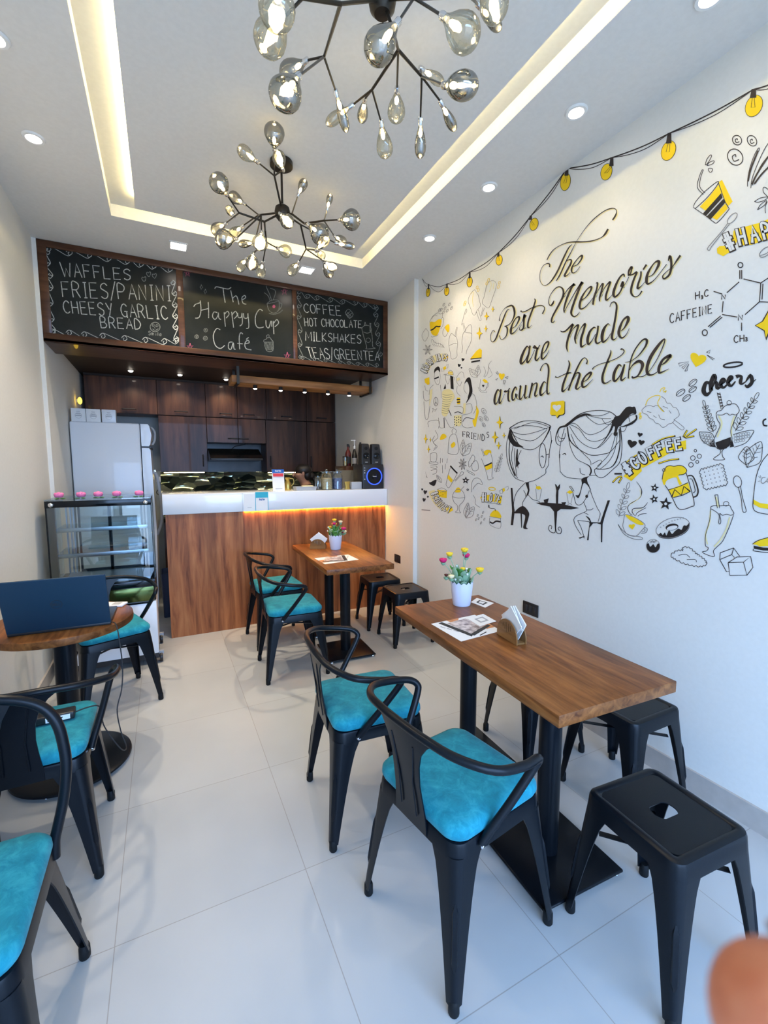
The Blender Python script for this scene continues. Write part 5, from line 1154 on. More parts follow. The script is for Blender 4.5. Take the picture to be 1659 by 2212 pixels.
def block(p, txt, pts, h, wd):
    # hollow block capitals set along a path: dark outline, wall-coloured core
    n = len(txt); seg = []
    tot = [0]
    for a, b_ in zip(pts, pts[1:]): tot.append(tot[-1]+math.hypot(b_[0]-a[0], b_[1]-a[1]))
    def at_(d):
        for i in range(len(pts)-1):
            if d <= tot[i+1] or i == len(pts)-2:
                f = (d-tot[i])/(tot[i+1]-tot[i]); a, b_ = pts[i], pts[i+1]; L = tot[i+1]-tot[i]
                return a[0]+(b_[0]-a[0])*f, a[1]+(b_[1]-a[1])*f, (b_[0]-a[0])/L, (b_[1]-a[1])/L
    cw = tot[-1]/n; S = []
    for i, c in enumerate(txt):
        x, y, tx, ty = at_(cw*(i+.5)); w_ = cw*.56
        for st_ in FONT[c].split('|'):
            P = []
            for q in st_.split():
                a, b_ = (float(v) for v in q.split(',')); a = (a-.5)*w_; b_ = b_*h
                P.append((x+tx*a+ty*b_, y+ty*a-tx*b_))
            S.append(crom(P, 4) if c in CURVY and len(P) > 3 else P)
    ex = lambda P, e: [(P[0][0]+(P[0][0]-P[1][0])/max(math.dist(P[0], P[1]), 1e-6)*e, P[0][1]+(P[0][1]-P[1][1])/max(math.dist(P[0], P[1]), 1e-6)*e)]+P[1:-1]+[(P[-1][0]+(P[-1][0]-P[-2][0])/max(math.dist(P[-1], P[-2]), 1e-6)*e, P[-1][1]+(P[-1][1]-P[-2][1])/max(math.dist(P[-1], P[-2]), 1e-6)*e)]
    z = p.z; p.use('paintbrown', z+5e-5)
    for P in S: p.line(ex(P, wd*.5), wd*1.15, 0, (wd*.10, wd*.08))
    p.use('paintwhite', z+2.5e-4)
    for P in S: p.line(ex(P, wd*.25), wd*.62, 0)
    p.z = z
def wavy(P, amp, n, seed=1):
    # closed scalloped outline through the given corners
    out = []
    for i in range(len(P)):
        a, b_ = P[i], P[(i+1) % len(P)]; L = math.dist(a, b_); k = max(2, int(L/n)); nx, ny = (b_[1]-a[1])/L, -(b_[0]-a[0])/L
        for j in range(k*4):
            f = j/(k*4); s = amp*abs(math.sin(PI*f*k)); out.append((a[0]+(b_[0]-a[0])*f+nx*s, a[1]+(b_[1]-a[1])*f+ny*s))
    return out+[out[0]]

# --- string of painted bulbs along the top
p = mural().frame(0, 0, 1)
AN = [(912.5, 602), (926, 614.5), (966, 613.5), (1015, 587.5), (1077, 546), (1146.5, 467), (1224.5, 364), (1321.5, 341), (1445.7, 288.5), (1627.8, 193.5), (1690, 168)]
for i, (a, c) in enumerate(zip(AN, AN[1:])):
    s_ = 9 if i == 0 else 16 if i == 1 else 11; w_ = .8+i*.22; p.use('paintbrown')
    for k, (g, ww) in enumerate(((.32, 1.15), (1.0, .7))):
        d = s_*g; p.line([a, (a[0]+(c[0]-a[0])*.3, a[1]+(c[1]-a[1])*.3+d*.8), (a[0]+(c[0]-a[0])*.62, a[1]+(c[1]-a[1])*.62+d), c], w_*ww, 6)
for (ax_, ay), (x, y, rx, ry, rot) in zip(AN[1:-1], ((925, 631.5, 4, 9.5, 6), (965.2, 629, 4.8, 9.5, 6), (1014.8, 609, 5.6, 11, 6), (1078.6, 562, 6.6, 11, 8), (1153.8, 484.5, 8.6, 13.5, 16), (1221.8, 393, 10.5, 19, 10), (1310.3, 371.5, 11.6, 18, 16), (1444.4, 325.5, 14.5, 22, 22), (1629, 229, 17, 24.5, 26))):
    p.use('paintbrown', .0012); p.ell(x, y, rx+.8, ry+.8, 0, rot); p.use('paintyellow', .0015); p.ell(x, y, rx-.3, ry-.3, 0, rot)
    p.use('paintbrown', .0018); q = rx*.42; p.fill([(ax_-q*.5, ay-1), (ax_+q*.8, ay-1), (ax_+q*.9, y-ry*.72), (ax_-q*1.1, y-ry*.68)])
    p.line([(ax_-q*.3, y-ry*.7), (x-rx*.35, y+ry*.15), (x+rx*.15, y+ry*.12), (ax_+q*.3, y-ry*.7)], max(.6, rx*.07), 0)
p.build('mural_string_lights', wall_r)

# --- the couple at the table
p = mural().frame(1060, 840, .2170).use('paintblack', .0012)
fl(p, 'paintblack', '''~190,400 175,490 215,555 250,575 330,582 290,555 232,500 205,420
250,690 262,600 272,600 270,710 292,742 254,782
200,985 218,985 235,1222 312,1226 314,1382 305,1382 298,1240 238,1240 224,1357 200,1357 214,1220
~320,1165 382,1230 376,1290 354,1370 373,1393 325,1386 341,1300 335,1252 245,1226
450,1134 520,1130 700,1143 882,1186 800,1200 700,1196 664,1222 652,1392 640,1392 632,1222 590,1172 500,1155
528,1105 580,1090 568,1136 536,1136
705,1130 752,1128 740,1156 714,1155
652,1142 650,1060 655,1010 640,945 655,955 667,975 692,944 690,985 676,1012 672,1142
~1225,300 1240,275 1280,265 1310,230 1350,185 1385,176 1410,180 1438,180 1453,235 1440,250 1400,250 1340,310 1300,360 1270,385 1252,440 1232,430 1238,380 1215,360 1204,330
~908,895 985,868 962,890 968,935 1000,1005 984,985 950,945 920,950 890,1060 870,1088 846,1058 880,1052 908,950
1165,1110 1190,1110 1142,1250 1116,1345 1111,1527 1098,1527 1098,1350 1060,1338 1020,1340 985,1382 976,1507 960,1507 985,1345 980,1326 1092,1330
875,1482 935,1463 932,1492 924,1477 890,1492
345,930 380,930 388,1010 380,1045 350,1085 372,1010''')
p.ell(1243, 448, 20, 22); p.ell(957, 1070, 14, 16)
ln(p, '''190,400,14 205,380,9 300,328,7 400,318,6 500,330,6 590,365,8 600,382,6
200,400,12 260,520,7 320,590,6 420,604,6 510,540,6 580,420,14 590,375,20
205,395 330,368 450,372 565,402
210,425 320,455 450,430 575,385
215,450 300,500 430,512 560,410
235,400 420,335 575,375
185,430 158,560 165,700 200,820 250,890 330,922
200,470,9 184,600,8 196,740,10 245,868,12
225,560 208,680 236,820 270,890
243,590 238,700 262,860
265,600 262,700 275,790
305,610 275,680 268,765
595,420 606,520 590,600 580,680 576,760 550,800 548,840 500,875 440,910 368,930
610,512,9 592,590,6 580,690,6
550,660,7 580,650,7 583,688,7
498,680,5 515,668,9 526,685,7
345,935 260,1030 230,1140 240,1222
328,1010 345,1040 352,1080
372,1052 420,1100 480,1118 490,1135
350,1080 320,1130 320,1168
755,360,14 860,270,10 950,230,8 1080,214,6 1190,230,7 1250,272,9
748,370,28 850,292,22 940,256,24 1005,262,8
750,370,20 690,385,16 660,440,10 648,500,8 660,545,6 692,566,5
690,385 670,440 690,488 735,490 745,440
665,470 680,520 712,522 738,490
735,395 702,520 690,600 685,660 692,790 700,830 760,880 880,895 930,895
690,648,7 688,690,7
714,655,5 740,643,9 752,660,7
765,380,12 790,510,11 880,600,7 1000,660,7 1130,648,7 1200,620,6 1288,510,5
768,390 790,560 850,690 930,738 985,770,10 1002,820,14 985,862,12
775,345 850,350 930,430 1000,456 1100,420 1200,340 1232,300
780,350 880,400 960,500 1050,522 1150,480 1212,400
785,370 870,500 960,570 1050,592 1130,540 1212,440
800,450 850,560 920,640 990,710 1000,760
940,255,8 1000,312 1070,352 1150,340 1222,310
960,262 1080,290 1200,296
1000,265 1100,266 1182,235
1110,300 1150,350 1212,352
1222,350,26 1180,440,14 1120,530,6 1060,590,5
1290,380,14 1308,560,7 1290,720,7 1220,800,6 1120,882,6 1052,862,6 1038,800,7 1100,800,6
1280,400,9 1288,560,10 1250,720,12 1180,790,7 1062,800,5
1265,430 1240,600 1180,720 1090,800
1242,470 1180,650 1062,770
1008,750 1090,708 1102,740 1050,792
890,790 898,840 942,856
985,862 1062,860
1450,262,16 1452,300,18 1400,345,24 1310,376,9 1302,355,6 1380,272,6 1448,250,6
1375,280 1387,332
1358,370 1332,420 1300,420
985,1010 960,1070 920,1135 880,1157 850,1140 833,1080 812,1012 786,975 804,974 832,1020
975,950,7 1010,1060 1060,1180 1092,1242 1070,1322
925,1122 956,1200 945,1222 862,1260 830,1300 850,1370 902,1452
955,1205 1000,1205 1022,1188
930,1230 975,1252
868,1310 970,1320 1002,1326
868,1312 902,1382 930,1470
948,1265,4 978,1290,16 1000,1330,8
645,1380,7 640,1430,7 600,1425,7 576,1390,6 590,1358,6 610,1370,6 604,1396,7
648,1380,7 660,1432,7 696,1440,7 706,1402,6 690,1374,6 672,1390,6 686,1412,7''', 5)
p.ell(518, 665, 35, 122, 6)
ln(p, '''450,995 460,1100 490,1100 508,995
448,948 465,976
757,1030 775,1138 800,1140 825,1030
765,1155 790,1142 812,1155''', 4, 'paintgrey', 0)
fl(p, 'paintyellow', '''450,992 455,970 490,967 508,994 480,1004
757,1030 790,1008 825,1030 790,1046''')
p.use('paintblack', .0010).fill([(614, 138), (742, 126), (742, 246), (726, 262), (690, 270), (668, 297), (650, 268), (608, 268), (600, 256)])
p.use('paintyellow', .0014).fill([(602, 140), (612, 130), (725, 117), (737, 125), (735, 240), (720, 254), (680, 262), (661, 290), (648, 262), (606, 262), (592, 250)])
p.z = .0017; heart(p, 660, 187, 82, 'paintwhite'); p.z = .0012
for x, y, s, r_ in ((1408, 545, 92, 12), (1488, 455, 50, 10), (1502, 532, 62, 10)): heart(p, x, y, s, 'paintblack', r_)
ln(p, '1478,240 1500,238 1485,262\n1485,268 1503,270 1492,300 1482,285 1490,268', 5, 'paintyellow', 3)
p.build('mural_couple', wall_r)

# --- doodles on the near half of the wall
p = mural().use('paintblack', .0012).frame(1310, 760, .22604)
p.z = .0012; heart(p, 875, 72, 150, 'paintyellow', 14)
ln(p, '''690,110 790,92 700,138 692,112
722,150 788,102 735,165 722,150
750,185 790,115 772,182 750,185
958,5 995,-18 985,14 958,5
962,30 1036,68 1020,78 962,30''', 5, 'paintbrown', 0)
p.use('paintblack'); p.ell(1211, 124, 92, 22, 16, -8)
ln(p, '''988,300,26 952,298,34 930,372,44 962,410,34 1012,362,12
1002,362,12 1046,262,24 1030,226,36 1000,300,40 1002,372,40
1004,334,10 1050,286,26 1060,346,36 1095,336,12
1090,322,10 1134,278,24 1112,262,32 1092,312,40 1122,342,24 1165,300,12
1165,300,12 1206,250,24 1184,240,32 1164,296,40 1194,326,24 1235,282,12
1240,240,40 1262,232,30 1292,238,26 1282,290,36 1300,306,20 1332,286,10
1330,290,10 1378,226,34 1392,290,36 1350,334,30 1326,314,14
1392,300,12 1432,262,6''', 30, 'paintblack')
ln(p, '''375,520 420,512 450,525 475,512 500,520 530,545 556,575
525,425 560,450 580,490 612,492 640,530 668,535 692,575 695,612 660,640 632,680 595,690 570,712 536,722 505,690 470,680 450,650 410,630 390,600 352,585 342,555 375,522
628,670 712,742 740,738 735,715 645,645
390,570 430,580
540,520 590,540
500,600 520,640 560,650
600,560 620,590
450,610 480,630''', 5, 'paintgrey', 3)
ln(p, '''375,512 400,455 462,420 516,424 492,490 520,545 552,574
512,385 530,350 562,345 540,375
545,385 575,372 560,392
308,600 328,590 320,610
315,635 335,610 330,640 315,640''', 7, 'paintyellow', 4)
for a in ((828, 295, 46, -40), (826, 360, 42, -35), (710, 390, 48, -35), (768, 440, 45, -38)): bean(p, *a, 6, 'paintbrown')
fl(p, 'paintblack', '''1042,868 1190,814 1192,868 1150,922 1100,936 1062,920
1030,830 1045,912 1000,905 985,880
1200,830 1222,905 1180,915''')
ln(p, '1075,612 1105,690 1062,815\n1225,612 1200,700 1196,808', 14, 'paintpale')
ln(p, '''1052,602 1062,650 1088,700 1050,790 1030,840 1034,890 1062,924 1092,938 1086,975 1024,1022 1060,1034 1132,1028 1112,1000 1112,940 1180,892 1202,830 1190,752 1228,650 1250,602
1050,600 1062,570 1100,558 1130,522 1185,500 1240,502 1272,560 1242,602 1205,596 1180,606 1150,586 1110,604 1060,602
890,765 1000,775 1030,820
890,765 895,800 920,852 1000,905
1212,792 1300,765 1405,750 1390,800 1330,872 1222,912''', 6, 'paintbrown')
p.ell(1175, 488, 22, 22, 5)
ln(p, '1060,390 1098,545\n1086,388 1116,535', 5, 'paintbrown', 0)
for k in range(5): p.line([(1062+k*8, 400+k*30), (1094+k*6, 408+k*26)], 12, 0)
sprig(p, 1025, 770, 945, 520, 6, 62, 5, 'paintbrown'); sprig(p, 1232, 760, 1420, 450, 6, 74, 5, 'paintbrown')
p.use('paintgrey')
for k in range(16): p.ell(915+(k % 4)*27+(k//4)*9, 790+(k//4)*26+(k % 4)*4, 12, 12, 4); p.ell(1235+(k % 6)*25, 800+(k//6)*28-(k % 6)*4, 13, 13, 4)
for a in ((828, 1015, 22), (890, 997, 20), (852, 945, 12), (870, 1052, 14), (810, 1080, 22)): p.use('paintbrown').ell(a[0], a[1], a[2], a[2], 6)
leaf(p, 1345, 1105, 1480, 860, .30, 6, 'paintbrown'); leaf(p, 1335, 1080, 1345, 905, .42, 6, 'paintbrown')
# coffee banner
fl(p, 'paintyellow', '''165,1190 255,1080 330,1060 340,1140 240,1235
310,1080 430,975 600,890 700,860 762,845 764,930 640,950 480,1040 350,1110''')
block(p, '#COFFEE', [(195, 1185), (330, 1085), (430, 1020), (570, 960), (740, 925)], 105, 34)
ln(p, '''440,888 540,832 662,804
170,1082 250,1012 330,972
500,1068 600,1036 698,1024
60,1250 110,1200 152,1190
78,1165 150,1165
118,1255 150,1200
735,815 775,748
745,820 865,738
755,822 842,805''', 17, 'paintbrown')
ln(p, '''442,884 540,828 650,802
172,1078 250,1008 325,970
505,1066 600,1034 690,1022
64,1244 110,1198 150,1190
122,1248 150,1204
740,808 775,752
752,812 860,740
760,818 840,804''', 8, 'paintyellow')
# mug
fl(p, 'paintyellow', '''~535,1215 545,1150 575,1098 650,1090 735,1092 768,1130 745,1168 690,1176 702,1220 722,1258 702,1272 684,1240 670,1200 600,1216 572,1240 560,1272 545,1262
597,1318 782,1250 806,1332 640,1392''')
ln(p, '''535,1220 548,1150 575,1100 610,1088 650,1094 690,1086 735,1094 770,1132 745,1168 692,1178
562,1275 600,1330 640,1412 682,1490 732,1506 812,1480 842,1450 802,1282 762,1152
597,1318 690,1290 782,1250
640,1392 730,1370 806,1332
780,1185,12 830,1192,12 876,1310,14 868,1372,14 832,1390,12
796,1216 822,1222 850,1322 830,1350''', 7, 'paintbrown')
p.use('paintbrown').line(PT('625,1390 655,1316 718,1372 742,1286 800,1332'), 13, 0); p.ell(552, 1130, 14, 14, 5)
p.use('paintbrown'); p.line(wavy([(900, 1135), (1105, 1078), (1152, 1262), (945, 1308)], 16, 30), 6, 0)
for k in range(20): p.ell(940+(k % 5)*40+(k//5)*10, 1150+(k//5)*38-(k % 5)*10, 4.5, 4.5)
p.ell(1255, 1240, 38, 56, 6, -15); ln(p, '1262,1292 1290,1400 1300,1500 1312,1532 1335,1528 1335,1500 1305,1400 1284,1285', 6, 'paintbrown')
for x, y, r_, a in ((463, 1300, 44, 10), (458, 1408, 46, -12), (568, 1452, 64, 8)): star(p, x, y, r_, a)
# cup with steam, sprig, donut, ball
fl(p, 'paintyellow', '~185,1560 215,1560 300,1598 352,1640 350,1655 300,1648 220,1602')
ln(p, '''175,1558 165,1620 160,1672 200,1742 280,1762 335,1712 372,1655 300,1598 215,1560 178,1556
115,1650 170,1740 262,1788 340,1792 332,1770 215,1748 140,1688 115,1650
368,1678 392,1690 382,1726 332,1736
358,1690 372,1700 362,1716 340,1722''', 6, 'paintgrey')
p.z = .0016; heart(p, 246, 1668, 58, 'paintyellow', -8); p.z = .0013
ln(p, '''290,1240,3 330,1300,6 338,1350,9 312,1402,7 232,1450,6 205,1490,6 222,1540,6 250,1562,5
395,1440,4 350,1488,7 262,1498,6 248,1530,6 272,1565,5
380,1490,4 320,1522,6 290,1545,5 282,1570,4
385,1545,4 330,1552,6 300,1572,4''', 6, 'paintbrown', 6)
ln(p, '322,1320 330,1370 295,1415 222,1462\n340,1498 280,1512 262,1535', 5, 'paintpale', 5)
sprig(p, 120, 1580, 200, 1310, 5, 66, 5)
fl(p, 'paintblack', '''~474,1720 500,1745 520,1728 540,1750 560,1725 575,1755 600,1705 628,1740 655,1715 690,1690 720,1700 740,1660 770,1660 797,1630 790,1690 740,1742 640,1782 560,1785 505,1768
~385,1842 405,1830 420,1862 450,1838 470,1868 490,1836 512,1835 512,1870 490,1905 445,1920 405,1905 386,1872''')
p.use('paintgrey'); p.ell(636, 1680, 165, 92, 6, -16)
p.use('paintblack'); p.ell(628, 1674, 62, 32, 0, -10); p.use('paintwhite'); p.z += 3e-5; p.ell(630, 1682, 52, 20, 0, -12); p.use('paintgrey'); p.ell(448, 1856, 65, 64, 5)
for k in range(9): p.ell(520+k*27, 1660-abs(4-k)*-4-(k*11), 5, 4, 3)
for k in range(4): p.ell(425+k*16, 1818-(k % 2)*8, 7, 8, 4)
p.use('paintbrown'); p.line(wavy([(620, 1945), (680, 1905), (735, 1905), (740, 1870), (800, 1880), (850, 1930), (890, 1955), (940, 1995), (955, 2030), (900, 2045), (820, 2035), (740, 2015), (660, 1975)], 14, 42), 6, 0)
ln(p, '690,1945 760,1935 800,1965\n770,1985 850,1985 862,2010', 5, 'paintbrown')
ln(p, '998,1520 985,1640 950,1745 968,1840\n1180,1580 1150,1690 1090,1800 1030,1862', 13, 'paintpale')
ln(p, '''1000,1482 990,1600 950,1750 948,1850 975,1872 960,1902 918,1912 960,1938 1032,1956 1025,1902 1060,1862 1112,1810 1172,1682 1216,1562
998,1482 1030,1470 1080,1472 1130,1470 1180,1470 1196,1500 1220,1545 1190,1562 1150,1552 1110,1562 1085,1545 1095,1610 1090,1642 1075,1635 1078,1560 1040,1522 1000,1500
1038,1368 1062,1494
1066,1366 1082,1494
1038,1368 1066,1366''', 6, 'paintbrown'); p.ell(1146, 1452, 26, 22, 5)
ln(p, '1052,1385 1070,1480', 12, 'paintpale', 0)
ln(p, '''1090,1920 1218,1874 1275,1952
1090,1920 1085,1985 1150,2102 1170,2098
1085,1985 1200,1938 1225,1965
1200,1938 1218,1876
1165,2015 1250,1960 1380,1956 1312,2010 1165,2015
1165,2015 1182,2138 1345,2135 1312,2010
1345,2135 1402,2060 1380,1956''', 7, 'paintbrown', 0)
# bag and cake at the picture edge
fl(p, 'paintyellow', '1408,1412 1470,1445 1700,1478 1700,1520 1470,1490 1408,1456\n1398,1838 1470,1798 1700,1740 1700,1850 1500,1858 1470,1862 1440,1845')
fl(p, 'paintblack', '1408,1852 1500,1870 1700,1880 1700,1905 1500,1898 1412,1882')
ln(p, '''1600,925 1544,980 1482,1062 1432,1200 1406,1400 1404,1490 1440,1530 1544,1552 1700,1560
1410,1884 1412,1902 1544,1918 1700,1925
1398,1838 1470,1796 1700,1738''', 7, 'paintbrown')
ln(p, '''1522,1200 1492,1205 1480,1240 1500,1258 1530,1235
1545,1212 1535,1240 1560,1240 1558,1212 1545,1212
1575,1270 1600,1180 1580,1300
1600,1220 1640,1180''', 7, 'paintgrey')
ln(p, '1455,1190 1475,1205\n1470,1180 1482,1200\n1450,1240 1470,1235', 5, 'paintgrey', 0)
ln(p, '1530,640 1502,660 1505,700 1540,708', 14, 'paintblack')
# cup, straws, grass, molecule further up
p.frame(1440, 260, .13201); p.z = .0012
fl(p, 'paintyellow', '858,1010 910,975 1082,1330 1012,1402 960,1330\n545,1412 700,1250 855,1050 900,1185 645,1482\n750,1592 962,1362 1000,1420 1000,1450 825,1632')
fl(p, 'paintblack', '598,1522 895,1192 918,1265 650,1562\n655,1578 932,1285 962,1345 722,1622')
ln(p, '''440,1420 470,1446 640,1560 770,1660 838,1668 1012,1470 1016,1430 960,1330 850,1025
440,1415 480,1330 600,1190 740,1070 835,1003 850,1022 780,1130 640,1290 470,1445
590,802 545,900 505,1092 605,1215
606,806 562,930 545,1085 632,1190
635,735 660,640 720,568 738,590 690,680 640,735
660,742 700,690 775,662 770,700 720,728 665,742
690,785 748,790 745,835 712,850 688,815 690,785
1325,1085 1330,960 1365,780 1430,590 1500,462 1520,480 1440,640 1370,830 1335,1000
1380,1112 1400,960 1480,740 1600,480 1700,330
1410,1060 1450,940 1560,720 1720,520
1440,1050 1540,900 1720,720
1440,1330 1540,1270 1660,1258 1600,1310 1500,1340 1440,1330
1490,1465 1540,1380 1640,1310 1600,1390 1490,1465
1620,1520 1615,1420 1650,1330
1660,1250 1590,1180 1585,1100 1640,1110 1700,1180''', 11, 'paintbrown')
ln(p, '1335,1000 1380,800 1500,500\n1400,1050 1480,880 1660,600\n1440,1040 1560,880 1720,720', 28, 'paintbrown')
swirl(p, 1155, 325, 72, 82, 14, 'paintbrown'); swirl(p, 1400, 335, 72, 92, 13, 'paintbrown'); swirl(p, 1125, 602, 118, 140, 15, 'paintbrown')
p.frame(1400, 180, .26215)
fl(p, 'paintyellow', '568,1362 590,1342 640,1340 700,1290 705,1215 760,1195 860,1165 920,1150 990,1120 1080,1095 1080,1270 960,1290 860,1330 770,1335 735,1300 690,1380 620,1425 572,1400')
p.z = .0014; block(p, '#HAPPY', [(645, 1385), (760, 1330), (1010, 1270), (1240, 1205)], 125, 34); p.z = .0013
p.use('paintgrey'); p.ell(695, 1112, 55, 24, 6, -48); ln(p, '660,1150 600,1230 505,1340 490,1368 508,1376 525,1345 620,1225 672,1160', 6, 'paintgrey')
p.ell(970, 1390, 60, 30, 7, -38); ln(p, '925,1420 980,1400 1010,1360', 6, 'paintgrey')
ln(p, '''757,1540 757,1612
773,1538 773,1612
788,1612 930,1646
752,1636 650,1726
620,1796 612,1888
612,1905 735,1926
800,1906 920,1800
600,1916 495,2006
613,1926 510,2012
772,1972 772,2040
540,1714 612,1736
930,1646 920,1800
948,1652 940,1782
930,1646 1010,1592
920,1800 1010,1804''', 8, 'paintbrown', 0)
for txt, q in (('O', ((742, 1476), (782, 1476), (742, 1518), (782, 1518))), ('N', ((608, 1738), (642, 1742), (608, 1782), (642, 1778))), ('N', ((745, 1905), (784, 1908), (745, 1955), (784, 1950))), ('O', ((448, 2030), (490, 2030), (448, 2078), (490, 2078))), ('CH', ((710, 2080), (795, 2072), (710, 2138), (795, 2128))), ('3', ((800, 2095), (822, 2093), (800, 2125), (822, 2123))), ('H', ((392, 1722), (428, 1712), (392, 1782), (428, 1772))), ('3', ((436, 1752), (456, 1748), (436, 1778), (456, 1774))), ('C', ((466, 1705), (500, 1698), (466, 1760), (500, 1752))), ('CAFFEINE', ((180, 1900), (530, 1822), (182, 1978), (532, 1890)))):
    p.use('paintbrown')
    for st_ in letters(txt, *q, gap=.3): p.line(st_, 8, 0)
fl(p, 'paintbrown', '880,1996 940,1960 985,1880 1030,1800 1040,1900 1090,1990 1010,2040 975,2120 955,2040')
fl(p, 'paintyellow', '890,1996 950,1962 990,1890 1022,1830 1030,1920 1080,1990 1002,2030 972,2095 962,2035')
p.build('mural_near_doodles', wall_r)

# --- doodles on the far half of the wall
p = mural().frame(900, 560, .13564).use('paintgrey', .0012)
fl(p, 'paintyellow', '''~212,1008 290,998 345,960 398,966 384,1070 335,1200 285,1216 232,1170
~450,1082 512,1034 526,1110 500,1166
850,1592 905,1520 960,1455 1012,1420 1042,1450 1036,1572 960,1582
125,1905 205,1880 208,1990 175,2000 135,1965
1050,1925 1080,1905 1120,1930 1140,1965 1090,1970''')
fl(p, 'paintblack', '~280,1818 288,1750 340,1708 372,1738 372,1800 340,1765 300,1790\n282,1895 318,1880 352,1862 356,1890 330,1898 310,1905 290,1912\n536,1850 585,1870 592,2075 545,2060\n430,2070 460,1980 470,2060\n~760,1985 800,1900 850,1885 872,1960 880,2060 850,2200 815,2212 840,2100 830,2000 800,1950')
ln(p, '860,1592 940,1580 1036,1572', 14, 'paintblack'); ln(p, '872,1640 940,1625 1012,1612', 24, 'paintblack')
ln(p, '222,1135 270,1110 315,1070 345,1075 382,1068', 20, 'paintblack')
ln(p, '''208,1005 235,940 275,895 340,853 375,875 405,862 412,910 398,960
240,960 270,905 330,900
405,930 434,945 420,1050 382,1112
238,1222 250,1240 335,1215 345,1190
150,1100 195,1190 135,1308 85,1212 150,1100
425,1130 418,1190 455,1236 500,1168
450,1082 425,1132
520,1250 512,1350 535,1480 560,1590 640,1555 642,1460 655,1330 632,1235
520,1370 560,1360 600,1340 645,1345
520,1262 535,1210 560,1182 600,1215 632,1240
610,1230 635,1085
625,1235 650,1085
720,1490 735,1400 722,1330 740,1190 765,1160 800,1170 880,1190 860,1330 800,1450 790,1510
735,1020 765,1160
750,1015 785,1150
770,1160 800,1090 860,1040 878,1130 870,1190
715,1050 760,880 790,790 800,830 770,880
250,1270 300,1330 380,1350 440,1400
930,485 960,540 985,580 1000,660 1018,742 960,822 935,880 900,884 868,800 845,740 822,660 850,570 895,510 930,485
955,840 1000,968 1022,972 1028,950 985,808
1140,372 1200,340 1245,352 1272,400 1255,490 1230,560 1190,680 1148,775 1090,745 1045,690 1075,600 1092,530 1112,440 1140,372
1060,770 1025,900
1082,775 1032,910
290,1800 282,1900 312,1980 352,1992 376,1890 372,1800
330,1940 345,1938
270,2000 215,2060 200,2160
130,2010 150,2090 190,2100
380,2000 390,2120 392,2210
640,1960 640,1880 700,1800 745,1810 760,1890
640,1960 690,2020 720,1950
650,2020 640,2110 700,2180
760,1990 755,2080 800,2140
1020,1910 1012,2070 1090,2092 1142,1960
1142,1965 1150,2010 1110,2060
980,2035 1022,2112 1112,2122 1118,2100
440,1830 480,1830 535,1790
470,1830 460,1900 500,1990 530,1900''', 5, 'paintgrey')
ln(p, '500,1800 540,1770 580,1800 585,1850\n430,1840 520,1852 600,1880 610,1930', 5, 'paintgrey')
ln(p, '500,1800 575,1800\n505,1825 582,1830', 16, 'paintyellow'); ln(p, '640,1920 690,1900', 40, 'paintpale')
ln(p, '''1195,1620 1150,1680 1140,1780 1120,1840 1080,1880
1140,1700 1190,1790 1200,1850 1140,1890
1070,1710 1100,1790 1070,1870''', 5, 'paintgrey')
ln(p, '850,570,5 905,520,9 890,640,10 905,760,8\n1180,350 1190,420 1160,520\n1230,380 1220,480', 8, 'paintpale')
p.z = .0014
for x, y, s in ((740, 1598, 62), (680, 1690, 62), (716, 1728, 34)): heart(p, x, y, s, 'paintblack', 10, 0, .75)
heart(p, 1063, 2015, 50, 'paintblack', 0, 0, .7); heart(p, 1357, 1862, 128, 'paintyellow', 4, 0, .72)
leaf(p, 970, 1880, 838, 1745, .28, 5); leaf(p, 968, 1860, 985, 1690, .24, 5)
ln(p, '''1265,1800 1300,1840 1270,1812
1280,1780 1312,1830
1255,1920 1300,1890 1268,1930
1410,1880 1462,1865 1450,1900 1412,1885
1390,1930 1420,1930 1400,1990 1380,1985 1390,1930''', 6, 'paintbrown', 0)
for x, y in ((435, 725), (525, 720), (365, 810), (395, 805), (455, 780), (430, 845), (490, 820), (558, 780)): bean(p, x, y, 28, -60, 4)
for x, y in ((1120, 385), (1148, 330), (985, 490), (965, 450), (1320, 375), (1305, 440), (775, 690), (765, 720)): p.use('paintyellow').ell(x, y, 15, 26, 6, 25)
for k in range(6): p.use('paintgrey').line([(235+k*36, 1275+k*16), (245+k*36, 1330+k*10)], 4, 0); p.line([(250+k*32, 1345+k*8), (285+k*32, 1385+k*6)], 4, 0)
for k in range(6): leaf(p, 180, 1440, 180+75*math.cos(k*1.05), 1440+90*math.sin(k*1.05), .16, 4)
p.z = .0012; ln(p, '135,1790 200,1660 320,1570 480,1555', 105, 'paintpale', 6); ln(p, '450,1590 482,1540', 60, 'paintyellow', 0)
p.z = .0014; block(p, '#GOODVIBES', [(150, 1820), (205, 1700), (300, 1625), (400, 1605), (490, 1615)], 95, 24); p.z = .0013
ln(p, '405,1740 425,1725 440,1780 405,1790 405,1740\n470,1690 505,1670 500,1730 478,1738', 5, 'paintgrey', 0); fl(p, 'paintyellow', '425,1722 465,1700 472,1745 436,1765')
p.frame(900, 830, .14464)
fl(p, 'paintpale', '~385,115 440,78 520,88 570,190 512,285 470,440 418,482 374,430 388,250\n560,470 672,458 670,600 640,630 600,620 570,632\n200,90 238,70 228,200 190,330\n700,290 735,280 728,440 690,440')
